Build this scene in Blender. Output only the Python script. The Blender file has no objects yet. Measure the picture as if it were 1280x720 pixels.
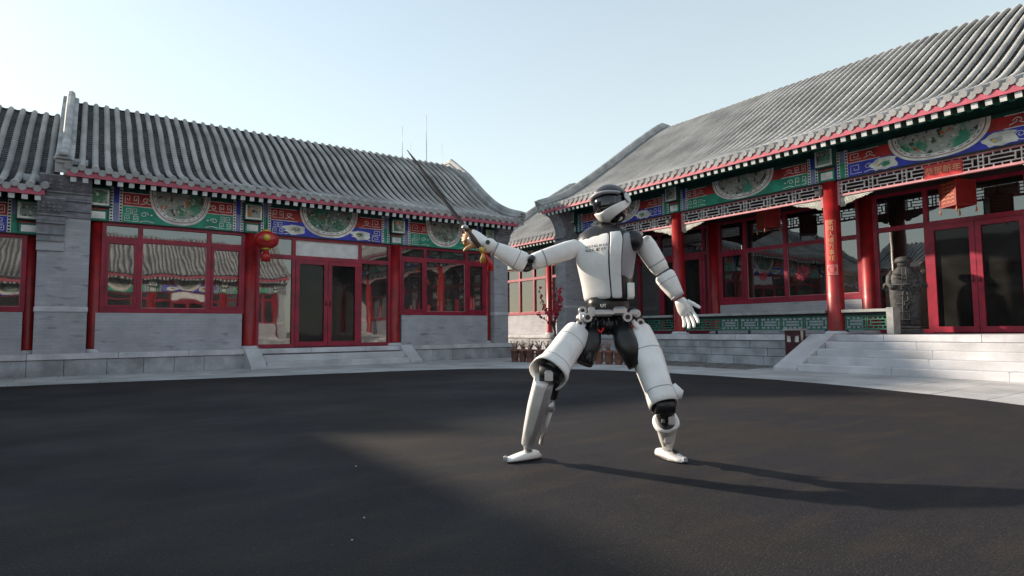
import bpy, math, random
from mathutils import Vector, Matrix, Euler
random.seed(7)
PI = math.pi
S = bpy.context.scene
COL = S.collection

# ------------------------------------------------------------------ camera
cam_d = bpy.data.cameras.new("camera"); cam_d.sensor_width = 36.0
cam_d.lens = 755.0 / 1280.0 * 36.0; cam_d.clip_start = 0.05; cam_d.clip_end = 3000
cam = bpy.data.objects.new("camera", cam_d); COL.objects.link(cam)
RT = Vector((0.8140855, -0.58067944, -0.00872877))
UP = Vector((-0.03302156, -0.06129021, 0.9975736))
FW = Vector((0.57980546, 0.81182197, 0.06907041))
cam.matrix_world = Matrix(((RT.x, UP.x, -FW.x, 0), (RT.y, UP.y, -FW.y, 0), (RT.z, UP.z, -FW.z, 0.8), (0, 0, 0, 1)))
S.camera = cam

# ------------------------------------------------------------------ world, sun, exposure
SUN_EL = math.radians(21.5)
SUN_H = Vector((-0.48, 0.875)).normalized()           # horizontal direction towards the sun
W = bpy.data.worlds.new("World"); S.world = W; W.use_nodes = True
wn = W.node_tree; wn.nodes.clear()
sky = wn.nodes.new("ShaderNodeTexSky"); sky.sky_type = 'NISHITA'; sky.sun_disc = False
sky.sun_elevation = SUN_EL; sky.sun_rotation = math.atan2(SUN_H.x, SUN_H.y) % (2 * PI)
sky.air_density = 1.0; sky.dust_density = 0.3; sky.ozone_density = 0.3
veil = wn.nodes.new("ShaderNodeMix"); veil.data_type = 'RGBA'; veil.inputs[0].default_value = 0.55   # thin even winter haze over the whole sky
veil.inputs[7].default_value = (3.95, 4.35, 3.95, 1)
tcw = wn.nodes.new("ShaderNodeTexCoord"); sxw = wn.nodes.new("ShaderNodeSeparateXYZ"); mrw = wn.nodes.new("ShaderNodeMapRange")   # haze thickens towards the horizon all round
mrw.inputs[1].default_value = 0.0; mrw.inputs[2].default_value = 0.6; mrw.inputs[3].default_value = 0.82; mrw.inputs[4].default_value = 0.36
wn.links.new(tcw.outputs["Generated"], sxw.inputs[0]); wn.links.new(sxw.outputs[2], mrw.inputs[0]); wn.links.new(mrw.outputs[0], veil.inputs[0])
bg = wn.nodes.new("ShaderNodeBackground"); bg.inputs[1].default_value = 0.108
wo = wn.nodes.new("ShaderNodeOutputWorld")
wn.links.new(sky.outputs[0], veil.inputs[6]); wn.links.new(veil.outputs[2], bg.inputs[0]); wn.links.new(bg.outputs[0], wo.inputs[0])
sun_d = bpy.data.lights.new("sun", 'SUN'); sun_d.energy = 3.8; sun_d.angle = math.radians(1.4)
sun_d.color = (1.0, 0.85, 0.68)
sun = bpy.data.objects.new("sun", sun_d); COL.objects.link(sun)
sd = Vector((-SUN_H.x * math.cos(SUN_EL), -SUN_H.y * math.cos(SUN_EL), -math.sin(SUN_EL)))
sun.rotation_euler = sd.to_track_quat('-Z', 'Y').to_euler(); sun.location = (-20, 40, 30)
S.view_settings.view_transform = 'Standard'; S.view_settings.look = 'None'
S.view_settings.gamma = 1.0; S.view_settings.exposure = 1.12
S.cycles.max_bounces = 8; S.cycles.transparent_max_bounces = 12; S.cycles.use_denoising = True
S.cycles.caustics_reflective = False; S.cycles.caustics_refractive = False

# ------------------------------------------------------------------ materials
def mat(name, base, rough=0.7, var=0.25, scale=6.0, fine=60.0, fine_amt=0.15, bump=0.15, metal=0.0,
        coat=0.0, jitter=0.0, base2=None, spec=0.5):
    m = bpy.data.materials.new(name); m.use_nodes = True
    nt = m.node_tree; N = nt.nodes; L = nt.links; b = N["Principled BSDF"]
    b.inputs["Roughness"].default_value = rough; b.inputs["Metallic"].default_value = metal
    b.inputs["Coat Weight"].default_value = coat; b.inputs["Specular IOR Level"].default_value = spec
    g = N.new("ShaderNodeNewGeometry")
    n1 = N.new("ShaderNodeTexNoise"); n1.inputs["Scale"].default_value = scale; n1.inputs["Detail"].default_value = 5
    n2 = N.new("ShaderNodeTexNoise"); n2.inputs["Scale"].default_value = fine; n2.inputs["Detail"].default_value = 3
    L.new(g.outputs["Position"], n1.inputs["Vector"]); L.new(g.outputs["Position"], n2.inputs["Vector"])
    mix = N.new("ShaderNodeMix"); mix.data_type = 'RGBA'
    r = N.new("ShaderNodeValToRGB"); r.color_ramp.elements[0].position = 0.35; r.color_ramp.elements[1].position = 0.68
    L.new(n1.outputs[0], r.inputs[0])
    b2 = base2 or tuple(c * (1 - var) for c in base)
    b1 = base if base2 else tuple(min(1, c * (1 + var * 0.6)) for c in base)
    mix.inputs[6].default_value = (*b1, 1); mix.inputs[7].default_value = (*b2, 1)
    L.new(r.outputs[0], mix.inputs[0])
    hs = N.new("ShaderNodeHueSaturation"); L.new(mix.outputs[2], hs.inputs["Color"])
    ma = N.new("ShaderNodeMath"); ma.operation = 'MULTIPLY_ADD'
    ma.inputs[1].default_value = fine_amt * 2; ma.inputs[2].default_value = 1 - fine_amt
    L.new(n2.outputs[0], ma.inputs[0])
    if jitter:
        oi = N.new("ShaderNodeObjectInfo"); mj = N.new("ShaderNodeMath"); mj.operation = 'MULTIPLY_ADD'
        mj.inputs[1].default_value = jitter * 2; mj.inputs[2].default_value = -jitter
        L.new(oi.outputs["Random"], mj.inputs[0])
        ad = N.new("ShaderNodeMath"); ad.operation = 'ADD'
        L.new(ma.outputs[0], ad.inputs[0]); L.new(mj.outputs[0], ad.inputs[1]); L.new(ad.outputs[0], hs.inputs["Value"])
    else:
        L.new(ma.outputs[0], hs.inputs["Value"])
    L.new(hs.outputs[0], b.inputs["Base Color"])
    if bump:
        bp = N.new("ShaderNodeBump"); bp.inputs["Strength"].default_value = bump; bp.inputs["Distance"].default_value = 0.01
        L.new(n2.outputs[0], bp.inputs["Height"]); L.new(bp.outputs[0], b.inputs["Normal"])
    return m

def brick_mat(name, c1, c2, mortar):
    m = bpy.data.materials.new(name); m.use_nodes = True
    nt = m.node_tree; N = nt.nodes; L = nt.links; b = N["Principled BSDF"]; b.inputs["Roughness"].default_value = 0.85
    tc = N.new("ShaderNodeTexCoord"); sx = N.new("ShaderNodeSeparateXYZ"); cx = N.new("ShaderNodeCombineXYZ")
    L.new(tc.outputs["Object"], sx.inputs[0])
    ad = N.new("ShaderNodeMath"); ad.operation = 'ADD'
    L.new(sx.outputs[0], ad.inputs[0]); L.new(sx.outputs[1], ad.inputs[1])
    L.new(ad.outputs[0], cx.inputs[0]); L.new(sx.outputs[2], cx.inputs[1])
    br = N.new("ShaderNodeTexBrick"); L.new(cx.outputs[0], br.inputs["Vector"])
    br.inputs["Scale"].default_value = 1.0; br.inputs["Brick Width"].default_value = 0.26; br.inputs["Row Height"].default_value = 0.065
    br.inputs["Mortar Size"].default_value = 0.003; br.inputs["Bias"].default_value = 0.0
    br.inputs["Color1"].default_value = (*c1, 1); br.inputs["Color2"].default_value = (*c2, 1); br.inputs["Mortar"].default_value = (*mortar, 1)
    n = N.new("ShaderNodeTexNoise"); n.inputs["Scale"].default_value = 2.3; n.inputs["Detail"].default_value = 6
    L.new(tc.outputs["Object"], n.inputs["Vector"])
    hs = N.new("ShaderNodeHueSaturation"); L.new(br.outputs["Color"], hs.inputs["Color"])
    ma = N.new("ShaderNodeMath"); ma.operation = 'MULTIPLY_ADD'; ma.inputs[1].default_value = 0.7; ma.inputs[2].default_value = 0.65
    L.new(n.outputs[0], ma.inputs[0]); L.new(ma.outputs[0], hs.inputs["Value"])
    mp = N.new("ShaderNodeMapping"); mp.inputs["Scale"].default_value = (2.2, 9.0, 1); L.new(cx.outputs[0], mp.inputs[0])
    n4 = N.new("ShaderNodeTexNoise"); n4.inputs["Scale"].default_value = 1.0; n4.inputs["Detail"].default_value = 5; L.new(mp.outputs[0], n4.inputs["Vector"])
    r4 = N.new("ShaderNodeValToRGB"); r4.color_ramp.elements[0].position = 0.60; r4.color_ramp.elements[1].position = 0.68; L.new(n4.outputs[0], r4.inputs[0])
    m4 = N.new("ShaderNodeMix"); m4.data_type = 'RGBA'; m4.blend_type = 'MULTIPLY'; m4.inputs[7].default_value = (0.62, 0.63, 0.66, 1); L.new(r4.outputs[0], m4.inputs[0]); L.new(hs.outputs[0], m4.inputs[6])
    L.new(m4.outputs[2], b.inputs["Base Color"])
    bp = N.new("ShaderNodeBump"); bp.inputs["Strength"].default_value = 0.4; bp.inputs["Distance"].default_value = 0.006
    bp.invert = True
    L.new(br.outputs["Fac"], bp.inputs["Height"]); L.new(bp.outputs[0], b.inputs["Normal"])
    return m

def glass_mat(name, tint=(0.30, 0.33, 0.36), refl=0.10, ior=1.6, dust=.06, rough=.015):
    m = bpy.data.materials.new(name); m.use_nodes = True
    nt = m.node_tree; N = nt.nodes; L = nt.links; N.clear()
    o = N.new("ShaderNodeOutputMaterial"); t = N.new("ShaderNodeBsdfTransparent"); t.inputs[0].default_value = (*tint, 1)
    gl = N.new("ShaderNodeBsdfGlossy"); gl.inputs["Roughness"].default_value = rough; gl.inputs[0].default_value = (0.95, 0.96, 0.96, 1)
    fr = N.new("ShaderNodeFresnel"); fr.inputs[0].default_value = ior
    ad = N.new("ShaderNodeMath"); ad.operation = 'ADD'; ad.use_clamp = True; ad.inputs[1].default_value = refl
    mx = N.new("ShaderNodeMixShader")
    g = N.new("ShaderNodeNewGeometry"); n = N.new("ShaderNodeTexNoise"); n.inputs["Scale"].default_value = 1.1
    bp = N.new("ShaderNodeBump"); bp.inputs["Strength"].default_value = 0.09; bp.inputs["Distance"].default_value = 0.03
    L.new(g.outputs["Position"], n.inputs["Vector"]); L.new(n.outputs[0], bp.inputs["Height"]); L.new(bp.outputs[0], gl.inputs["Normal"])
    L.new(fr.outputs[0], ad.inputs[0]); L.new(ad.outputs[0], mx.inputs[0]); L.new(t.outputs[0], mx.inputs[1]); L.new(gl.outputs[0], mx.inputs[2])
    df = N.new('ShaderNodeBsdfDiffuse'); df.inputs[0].default_value = (0.36, 0.35, 0.33, 1); m2 = N.new('ShaderNodeMixShader')
    n3 = N.new('ShaderNodeTexNoise'); n3.inputs['Scale'].default_value = 2.6; n3.inputs['Detail'].default_value = 6; L.new(g.outputs['Position'], n3.inputs['Vector'])
    dm = N.new('ShaderNodeMath'); dm.operation = 'MULTIPLY'; dm.inputs[1].default_value = dust * 2; L.new(n3.outputs[0], dm.inputs[0])
    L.new(dm.outputs[0], m2.inputs[0]); L.new(mx.outputs[0], m2.inputs[1]); L.new(df.outputs[0], m2.inputs[2]); L.new(m2.outputs[0], o.inputs[0])
    return m

def scenery_mat(name, ground=(0.36, 0.38, 0.34), greens=(0.06, 0.20, 0.10), darks=(0.07, 0.06, 0.05), warm=(0.5, 0.16, 0.04), seed=0.0):
    """hand painted landscape: patches of leaf, branch and blossom colour on a pale ground"""
    m = bpy.data.materials.new(name); m.use_nodes = True
    nt = m.node_tree; N = nt.nodes; L = nt.links; b = N["Principled BSDF"]; b.inputs["Roughness"].default_value = 0.6
    g = N.new("ShaderNodeNewGeometry"); mp = N.new("ShaderNodeMapping"); mp.inputs["Location"].default_value = (seed, seed * 1.7, seed * 0.3)
    L.new(g.outputs["Position"], mp.inputs[0])
    cur = None
    for sc, lo, hi, c, det in ((3.2, 0.50, 0.60, greens, 6), (9.0, 0.56, 0.62, darks, 5), (6.0, 0.63, 0.67, warm, 2), (14.0, 0.60, 0.66, (0.62, 0.62, 0.56), 3), (2.3, 0.57, 0.68, (0.05, 0.30, 0.20), 6)):
        n = N.new("ShaderNodeTexNoise"); n.inputs["Scale"].default_value = sc; n.inputs["Detail"].default_value = det
        m2 = N.new("ShaderNodeMapping"); m2.inputs["Location"].default_value = (sc, 3 * sc, 0); L.new(mp.outputs[0], m2.inputs[0])
        L.new(m2.outputs[0], n.inputs["Vector"])
        r = N.new("ShaderNodeValToRGB"); r.color_ramp.elements[0].position = lo; r.color_ramp.elements[1].position = hi
        L.new(n.outputs[0], r.inputs[0])
        mx = N.new("ShaderNodeMix"); mx.data_type = 'RGBA'; L.new(r.outputs[0], mx.inputs[0])
        if cur is None: mx.inputs[6].default_value = (*ground, 1)
        else: L.new(cur, mx.inputs[6])
        mx.inputs[7].default_value = (*c, 1); cur = mx.outputs[2]
    L.new(cur, b.inputs["Base Color"])
    return m

M = {}
M['tile'] = mat('grey_roof_tile', (0.40, 0.402, 0.41), 0.8, 0.30, 1.1, 24, 0.18, 0.3, jitter=0.08)
M['pan'] = mat('dark_pan_tile', (0.10, 0.101, 0.105), 0.85, 0.4, 2.0, 30, 0.35, 0.4, jitter=0.08)
M['ridge'] = mat('ridge_plaster', (0.36, 0.36, 0.365), 0.8, 0.35, 2.5, 30, 0.25, 0.35)
M['timber'] = mat('dark_timber', (0.035, 0.022, 0.02), 0.8)
M['fascia'] = mat('pink_red_fascia', (0.46, 0.085, 0.13), 0.6, 0.25, 4, 50, 0.15)
M['rafter'] = mat('rafter_pale_paint', (0.62, 0.64, 0.64), 0.7, 0.25, 8)
M['rafter_green'] = mat('rafter_green_paint', (0.03, 0.085, 0.07), 0.7)
M['red'] = mat('red_lacquer', (0.30, 0.009, 0.012), 0.45, 0.38, 3.5, 30, 0.16, 0.10, coat=0.08)
M['crimson'] = mat('crimson_frame_paint', (0.29, 0.008, 0.034), 0.5, 0.32, 5.0, 40, 0.14, 0.08, coat=0.05)
M['brick'] = brick_mat('grey_brick', (0.375, 0.375, 0.41), (0.445, 0.445, 0.475), (0.35, 0.35, 0.38))
M['greywall'] = brick_mat('smooth_grey_brick', (0.40, 0.40, 0.435), (0.44, 0.44, 0.47), (0.35, 0.35, 0.38))
M['corbel'] = mat('carved_grey_brick', (0.26, 0.262, 0.29), 0.85, 0.3, 9, 45, 0.25, 0.5)
M['stone'] = mat('pale_stone', (0.60, 0.60, 0.63), 0.8, 0.28, 2.4, 50, 0.2, 0.25, jitter=0.06)
M['stoneblue'] = mat('blue_grey_stone', (0.40, 0.41, 0.44), 0.85, 0.35, 2.6, 40, 0.25, 0.35, jitter=0.08)
M['marble'] = mat('white_step_stone', (0.56, 0.56, 0.585), 0.75, 0.2, 1.8, 55, 0.15, 0.2, jitter=0.05)
M['slab'] = mat('paving_stone', (0.45, 0.45, 0.455), 0.85, 0.28, 1.3, 40, 0.22, 0.3, jitter=0.06)
M['glass'] = glass_mat('window_glass', (0.30, 0.33, 0.36), 0.10, 1.65, .085, .022)
M['porchglass'] = glass_mat('porch_glass', (0.26, 0.29, 0.30), 0.12, 1.65, .04, .012)
M['darkglass'] = glass_mat('door_glass', (0.16, 0.18, 0.21), 0.01, 1.18, .045, .03)
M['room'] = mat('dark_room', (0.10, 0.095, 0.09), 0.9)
M['blind'] = mat('pale_blind', (0.75, 0.75, 0.74), 0.8, 0.1)
M['curtain'] = mat('pale_curtain', (0.5, 0.47, 0.42), 0.9, 0.2)
M['green'] = mat('beam_green', (0.012, 0.29, 0.18), 0.55, 0.45, 3, 18, 0.25)
M['darkgreen'] = mat('beam_dark_green', (0.012, 0.075, 0.06), 0.6)
M['blue'] = mat('beam_blue', (0.03, 0.04, 0.46), 0.55, 0.45, 3, 18, 0.25)
M['lav'] = mat('beam_lavender', (0.22, 0.25, 0.45), 0.6, 0.2)
M['pred'] = mat('beam_red', (0.42, 0.02, 0.02), 0.55, 0.45, 4, 18, 0.25)
M['pwhite'] = mat('beam_white', (0.78, 0.78, 0.74), 0.6, 0.35, 5, 20, 0.22)
M['ppink'] = mat('beam_pink', (0.42, 0.20, 0.20), 0.6, 0.2)
M['pblack'] = mat('beam_black', (0.02, 0.022, 0.025), 0.6)
M['gold'] = mat('gold_paint', (0.62, 0.40, 0.07), 0.4, 0.2, 15, metal=0.3)
M['scene1'] = scenery_mat('painted_scene_a', seed=1.3)
M['scene2'] = scenery_mat('painted_scene_b', (0.22, 0.27, 0.24), (0.05, 0.19, 0.12), (0.05, 0.06, 0.05), (0.42, 0.08, 0.05), 5.1)
M['scene3'] = scenery_mat('painted_scene_c', (0.36, 0.36, 0.33), (0.16, 0.17, 0.15), (0.06, 0.055, 0.05), (0.30, 0.28, 0.25), 9.4)
M['scene4'] = scenery_mat('painted_scene_d', (0.40, 0.44, 0.42), (0.03, 0.26, 0.14), (0.05, 0.07, 0.05), (0.62, 0.16, 0.03), 14.2)
M['lattice'] = mat('lattice_white_paint', (0.72, 0.69, 0.68), 0.6, 0.2)
M['latpink'] = mat('lattice_rail_pink', (0.60, 0.26, 0.29), 0.6, 0.2)
M['carve'] = mat('carved_bracket_paint', (0.36, 0.37, 0.34), 0.6, base2=(0.16, 0.20, 0.15), scale=28)
M['railgreen'] = mat('railing_green', (0.03, 0.16, 0.11), 0.6, 0.25)
M['railtop'] = mat('railing_seat_grey', (0.33, 0.34, 0.33), 0.6, 0.25)
def asphalt_mat():
    m = bpy.data.materials.new('dark_asphalt'); m.use_nodes = True
    nt = m.node_tree; N = nt.nodes; L = nt.links; b = N["Principled BSDF"]; b.inputs["Specular IOR Level"].default_value = 0.25
    g = N.new("ShaderNodeNewGeometry")
    def noise(sc, det, lo, hi, st=(1, 1, 1), rot=0.0):
        mp = N.new("ShaderNodeMapping"); mp.inputs["Scale"].default_value = st; mp.inputs["Rotation"].default_value = (0, 0, rot); L.new(g.outputs["Position"], mp.inputs[0])
        n = N.new("ShaderNodeTexNoise"); n.inputs["Scale"].default_value = sc; n.inputs["Detail"].default_value = det; L.new(mp.outputs[0], n.inputs["Vector"])
        r = N.new("ShaderNodeValToRGB"); r.color_ramp.elements[0].position = lo; r.color_ramp.elements[1].position = hi; L.new(n.outputs[0], r.inputs[0]); return r.outputs[0], n.outputs[0]
    cur = None
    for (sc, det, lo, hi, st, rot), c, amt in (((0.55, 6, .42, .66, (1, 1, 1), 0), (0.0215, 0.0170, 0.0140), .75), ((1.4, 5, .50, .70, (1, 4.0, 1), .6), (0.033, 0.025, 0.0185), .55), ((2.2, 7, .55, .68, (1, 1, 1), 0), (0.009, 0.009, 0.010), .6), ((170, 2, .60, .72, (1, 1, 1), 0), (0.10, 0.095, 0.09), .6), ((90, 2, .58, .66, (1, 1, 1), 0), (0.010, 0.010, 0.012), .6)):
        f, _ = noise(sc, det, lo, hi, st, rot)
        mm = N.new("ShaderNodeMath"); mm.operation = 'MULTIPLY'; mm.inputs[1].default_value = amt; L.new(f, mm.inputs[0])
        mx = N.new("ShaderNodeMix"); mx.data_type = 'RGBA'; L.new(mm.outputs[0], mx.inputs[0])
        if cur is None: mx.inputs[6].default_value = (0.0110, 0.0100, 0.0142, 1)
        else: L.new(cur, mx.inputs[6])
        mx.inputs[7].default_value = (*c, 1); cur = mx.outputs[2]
    v = N.new("ShaderNodeTexVoronoi"); v.feature = 'DISTANCE_TO_EDGE'; v.inputs["Scale"].default_value = 0.33
    wn_ = N.new("ShaderNodeTexNoise"); wn_.inputs["Scale"].default_value = 1.7; wn_.inputs["Detail"].default_value = 7; L.new(g.outputs["Position"], wn_.inputs["Vector"])
    va = N.new("ShaderNodeVectorMath"); va.operation = 'MULTIPLY_ADD'; va.inputs[1].default_value = (1.3, 1.3, 0); L.new(wn_.outputs["Color"], va.inputs[0]); L.new(g.outputs["Position"], va.inputs[2]); L.new(va.outputs[0], v.inputs["Vector"])
    cr = N.new("ShaderNodeValToRGB"); cr.color_ramp.elements[0].position = 0.0; cr.color_ramp.elements[0].color = (.6, .6, .6, 1); cr.color_ramp.elements[1].position = 0.006; cr.color_ramp.elements[1].color = (0, 0, 0, 1)
    L.new(v.outputs["Distance"], cr.inputs[0])
    mx = N.new("ShaderNodeMix"); mx.data_type = 'RGBA'; L.new(cr.outputs[0], mx.inputs[0]); L.new(cur, mx.inputs[6]); mx.inputs[7].default_value = (0.008, 0.008, 0.009, 1)
    L.new(mx.outputs[2], b.inputs["Base Color"])
    rf, _ = noise(0.8, 5, .35, .7); mr = N.new("ShaderNodeMapRange"); mr.inputs[3].default_value = .68; mr.inputs[4].default_value = .92; L.new(rf, mr.inputs[0]); L.new(mr.outputs[0], b.inputs["Roughness"])
    _, ag = noise(110, 3, 0, 1); bp = N.new("ShaderNodeBump"); bp.inputs["Strength"].default_value = .55; bp.inputs["Distance"].default_value = .006; L.new(ag, bp.inputs["Height"]); L.new(bp.outputs[0], b.inputs["Normal"])
    return m
M['asphalt'] = asphalt_mat()
M['earth'] = mat('outer_ground', (0.20, 0.19, 0.17), 0.9)
M['mortar'] = mat('mortar_bed', (0.19, 0.185, 0.18), 0.9)
M['cobble'] = mat('cobble_stone', (0.16, 0.155, 0.15), 0.85, 0.35, 5, jitter=0.1)

# ------------------------------------------------------------------ mesh builder
class MB:
    def __init__(s): s.v = []; s.f = []; s.m = []; s.sm = []
    def poly(s, pts, mi=0, sm=False):
        n = len(s.v); s.v += [tuple(p) for p in pts]; s.f.append(tuple(range(n, n + len(pts)))); s.m.append(mi); s.sm.append(sm)
    def box(s, a, b, mi=0):
        x0, y0, z0 = a; x1, y1, z1 = b
        n = len(s.v)
        s.v += [(x0, y0, z0), (x1, y0, z0), (x1, y1, z0), (x0, y1, z0), (x0, y0, z1), (x1, y0, z1), (x1, y1, z1), (x0, y1, z1)]
        for q in ((0, 3, 2, 1), (4, 5, 6, 7), (0, 1, 5, 4), (1, 2, 6, 5), (2, 3, 7, 6), (3, 0, 4, 7)):
            s.f.append(tuple(n + i for i in q)); s.m.append(mi); s.sm.append(False)
    def cbox(s, a, b, c=0.01, mi=0):
        """box with chamfered edges"""
        (x0, y0, z0), (x1, y1, z1) = a, b
        def ring(z, i): return [(x0 + i, y0 + i + 0, z), (x1 - i, y0 + i, z), (x1 - i, y1 - i, z), (x0 + i, y1 - i, z)]
        s.rings([ring(z0, c), ring(z0 + c, 0), ring(z1 - c, 0), ring(z1, c)], mi=mi, cap=True)
    def rings(s, rs, mi=0, cap=True, sm=False, closed=True):
        n0 = len(s.v); k = len(rs[0])
        for r in rs: s.v += [tuple(p) for p in r]
        for i in range(len(rs) - 1):
            for j in range(k if closed else k - 1):
                a = n0 + i * k + j; b = n0 + i * k + (j + 1) % k
                s.f.append((a, b, b + k, a + k)); s.m.append(mi); s.sm.append(sm)
        if cap and closed:
            s.f.append(tuple(n0 + j for j in reversed(range(k)))); s.m.append(mi); s.sm.append(False)
            e = n0 + (len(rs) - 1) * k
            s.f.append(tuple(e + j for j in range(k))); s.m.append(mi); s.sm.append(False)
    def tube(s, pts, rad, k=8, mi=0, cap=True, sm=True):
        pts = [Vector(p) for p in pts]; rs = []
        rad = rad if isinstance(rad, (list, tuple)) else [rad] * len(pts)
        up = None
        for i, p in enumerate(pts):
            d = (pts[min(i + 1, len(pts) - 1)] - pts[max(i - 1, 0)])
            if d.length < 1e-9: d = Vector((0, 0, 1))
            d.normalize()
            if up is None: up = Vector((0, 0, 1)) if abs(d.z) < 0.9 else Vector((1, 0, 0))
            a = d.cross(up).normalized(); b = a.cross(d).normalized(); up = b
            rs.append([p + (a * math.cos(t) + b * math.sin(t)) * rad[i] for t in [2 * PI * j / k for j in range(k)]])
        s.rings(rs, mi, cap, sm)
    def lathe(s, prof, k=16, c=(0, 0, 0), mi=0, sm=True, a0=0.0):
        s.rings([[(c[0] + r * math.cos(a0 + 2 * PI * j / k), c[1] + r * math.sin(a0 + 2 * PI * j / k), c[2] + z) for j in range(k)] for r, z in prof], mi, True, sm)
    def prism_u(s, poly, u0, u1, mi=0):
        """poly of (v,z) extruded along u"""
        s.rings([[(u0, v, z) for v, z in poly], [(u1, v, z) for v, z in poly]], mi, True)
    def strip(s, pts, w, y, mi=0):
        """flat painted line in the u-z plane at depth y"""
        for (a, b), (c, d) in zip(pts[:-1], pts[1:]):
            l = math.hypot(c - a, d - b) or 1e-6; nx, nz = -(d - b) / l * w / 2, (c - a) / l * w / 2
            s.poly([(a + nx, y, b + nz), (a - nx, y, b - nz), (c - nx, y, d - nz), (c + nx, y, d + nz)], mi)
    def ellipsoid(s, c, r, k=14, n=9, mi=0, t0=0.0, t1=PI):
        rs = []
        for i in range(n + 1):
            t = t0 + (t1 - t0) * i / n
            rs.append([(c[0] + r[0] * math.sin(t) * math.cos(2 * PI * j / k), c[1] + r[1] * math.sin(t) * math.sin(2 * PI * j / k), c[2] + r[2] * math.cos(t)) for j in range(k)])
        s.rings(rs, mi, True, True)
    def mesh(s, name, mats):
        me = bpy.data.meshes.new(name); me.from_pydata(s.v, [], s.f)
        mats = mats if isinstance(mats, (list, tuple)) else [mats]
        for m in mats: me.materials.append(M[m] if isinstance(m, str) else m)
        me.polygons.foreach_set('material_index', s.m); me.polygons.foreach_set('use_smooth', s.sm)
        me.update()
        return me
    def build(s, name, mats, parent=None, loc=(0, 0, 0), kind=None):
        return put(name, s.mesh(name, mats), parent, loc, kind)

def put(name, me, parent=None, loc=(0, 0, 0), kind=None, rot=None):
    o = bpy.data.objects.new(name, me); COL.objects.link(o); o.location = loc
    if rot: o.rotation_euler = rot
    if parent: o.parent = parent
    if kind: o['kind'] = kind
    return o
def tag(o, label, cat, group=None):
    o['label'] = label; o['category'] = cat
    if group: o['group'] = group
    return o
def thing(name, label, cat, loc=(0, 0, 0), rz=0.0, group=None):
    o = put(name, None, None, loc); o.rotation_euler = (0, 0, rz); o.empty_display_size = 0.2
    return tag(o, label, cat, group)
def fix_normals(o):
    import bmesh
    bm = bmesh.new(); bm.from_mesh(o.data); bmesh.ops.recalc_face_normals(bm, faces=bm.faces); bm.to_mesh(o.data); bm.free()
def box(name, a, b, m, parent, c=0.0):
    q = MB()
    if c: q.cbox(a, b, c)
    else: q.box(a, b)
    return q.build(name, m, parent)
def text_mesh(name, body, size, m, parent, loc, rot, depth=0.002):
    c = bpy.data.curves.new(name, 'FONT'); c.body = body; c.size = size; c.align_x = 'CENTER'; c.align_y = 'CENTER'; c.extrude = depth
    t = bpy.data.objects.new(name, c); COL.objects.link(t)
    me = bpy.data.meshes.new_from_object(t.evaluated_get(bpy.context.evaluated_depsgraph_get()))
    bpy.data.objects.remove(t); bpy.data.curves.remove(c)
    me.name = name; me.materials.clear(); me.materials.append(M[m])
    return put(name, me, parent, loc, rot=rot)

# ------------------------------------------------------------------ ground
def sheet(name, pts, z, m, kind='structure', thick=0.0):
    q = MB()
    if thick: q.rings([[(x, y, z - thick) for x, y in pts], [(x, y, z) for x, y in pts]], 0, True)
    else: q.poly([(x, y, z) for x, y in pts])
    o = q.build(name, m); o['kind'] = kind; fix_normals(o); return o
sheet('ground', [(-900, -900), (900, -900), (900, 900), (-900, 900)], -0.08, 'earth')
pav = sheet('courtyard_paving', [(-3, -9), (12.9, -9), (12.9, 15), (-3, 15)], -0.03, 'mortar')
ASPH = [(-2.6, 12.35), (-0.96, 12.03), (0.7, 11.8), (2.33, 11.55), (4.3, 11.22), (6.15, 10.85), (7.15, 10.25), (8.0, 9.2), (8.5, 7.6), (8.65, 5.5), (8.3, 3.6), (7.63, 1.9), (6.4, 0.2), (5.0, -1.6), (3.5, -3.2), (-2.6, -3.6)]
def spl(P, n=6):
    out = []
    for i in range(len(P)):
        p0, p1, p2, p3 = P[i - 1], P[i], P[(i + 1) % len(P)], P[(i + 2) % len(P)]
        for k in range(n):
            t = k / n
            out.append(tuple(0.5 * ((2 * p1[d]) + (-p0[d] + p2[d]) * t + (2 * p0[d] - 5 * p1[d] + 4 * p2[d] - p3[d]) * t * t + (-p0[d] + 3 * p1[d] - 3 * p2[d] + p3[d]) * t ** 3) for d in (0, 1)))
    return out
A2 = [(x + random.uniform(-.025, .025), y + random.uniform(-.025, .025)) for x, y in spl(ASPH)]
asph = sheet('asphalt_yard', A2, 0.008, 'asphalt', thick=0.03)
def inside(x, y):
    c = False; n = len(ASPH)
    for i in range(n):
        (xa, ya), (xb, yb) = ASPH[i], ASPH[(i + 1) % n]
        if (ya > y) != (yb > y) and x < (xb - xa) * (y - ya) / (yb - ya) + xa: c = not c
    return c
# paving slabs round the asphalt
sm = {}
for k in range(4):
    q = MB(); q.cbox((-0.597, -0.297, -0.029), (0.597, 0.297, 0.0), 0.004); sm[k] = q.mesh('paving_slab', 'slab')
nslab = 0
for j in range(int(24 / 0.6)):
    for i in range(int(15.6 / 1.2)):
        x = -2.7 + 0.6 + i * 1.2 + (0.6 if j % 2 else 0); y = -8.7 + j * 0.6
        if x > 12.5 or y > 14.35 or y < 0.2: continue
        if x > 12.0: continue
        cs = [inside(x + a, y + b) for a in (-.62, .62) for b in (-.31, .31)]
        if all(cs): continue
        put('paving_slab', sm[0], pav, (x, y, -0.001 - random.uniform(0, 0.003))); nslab += 1
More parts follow.
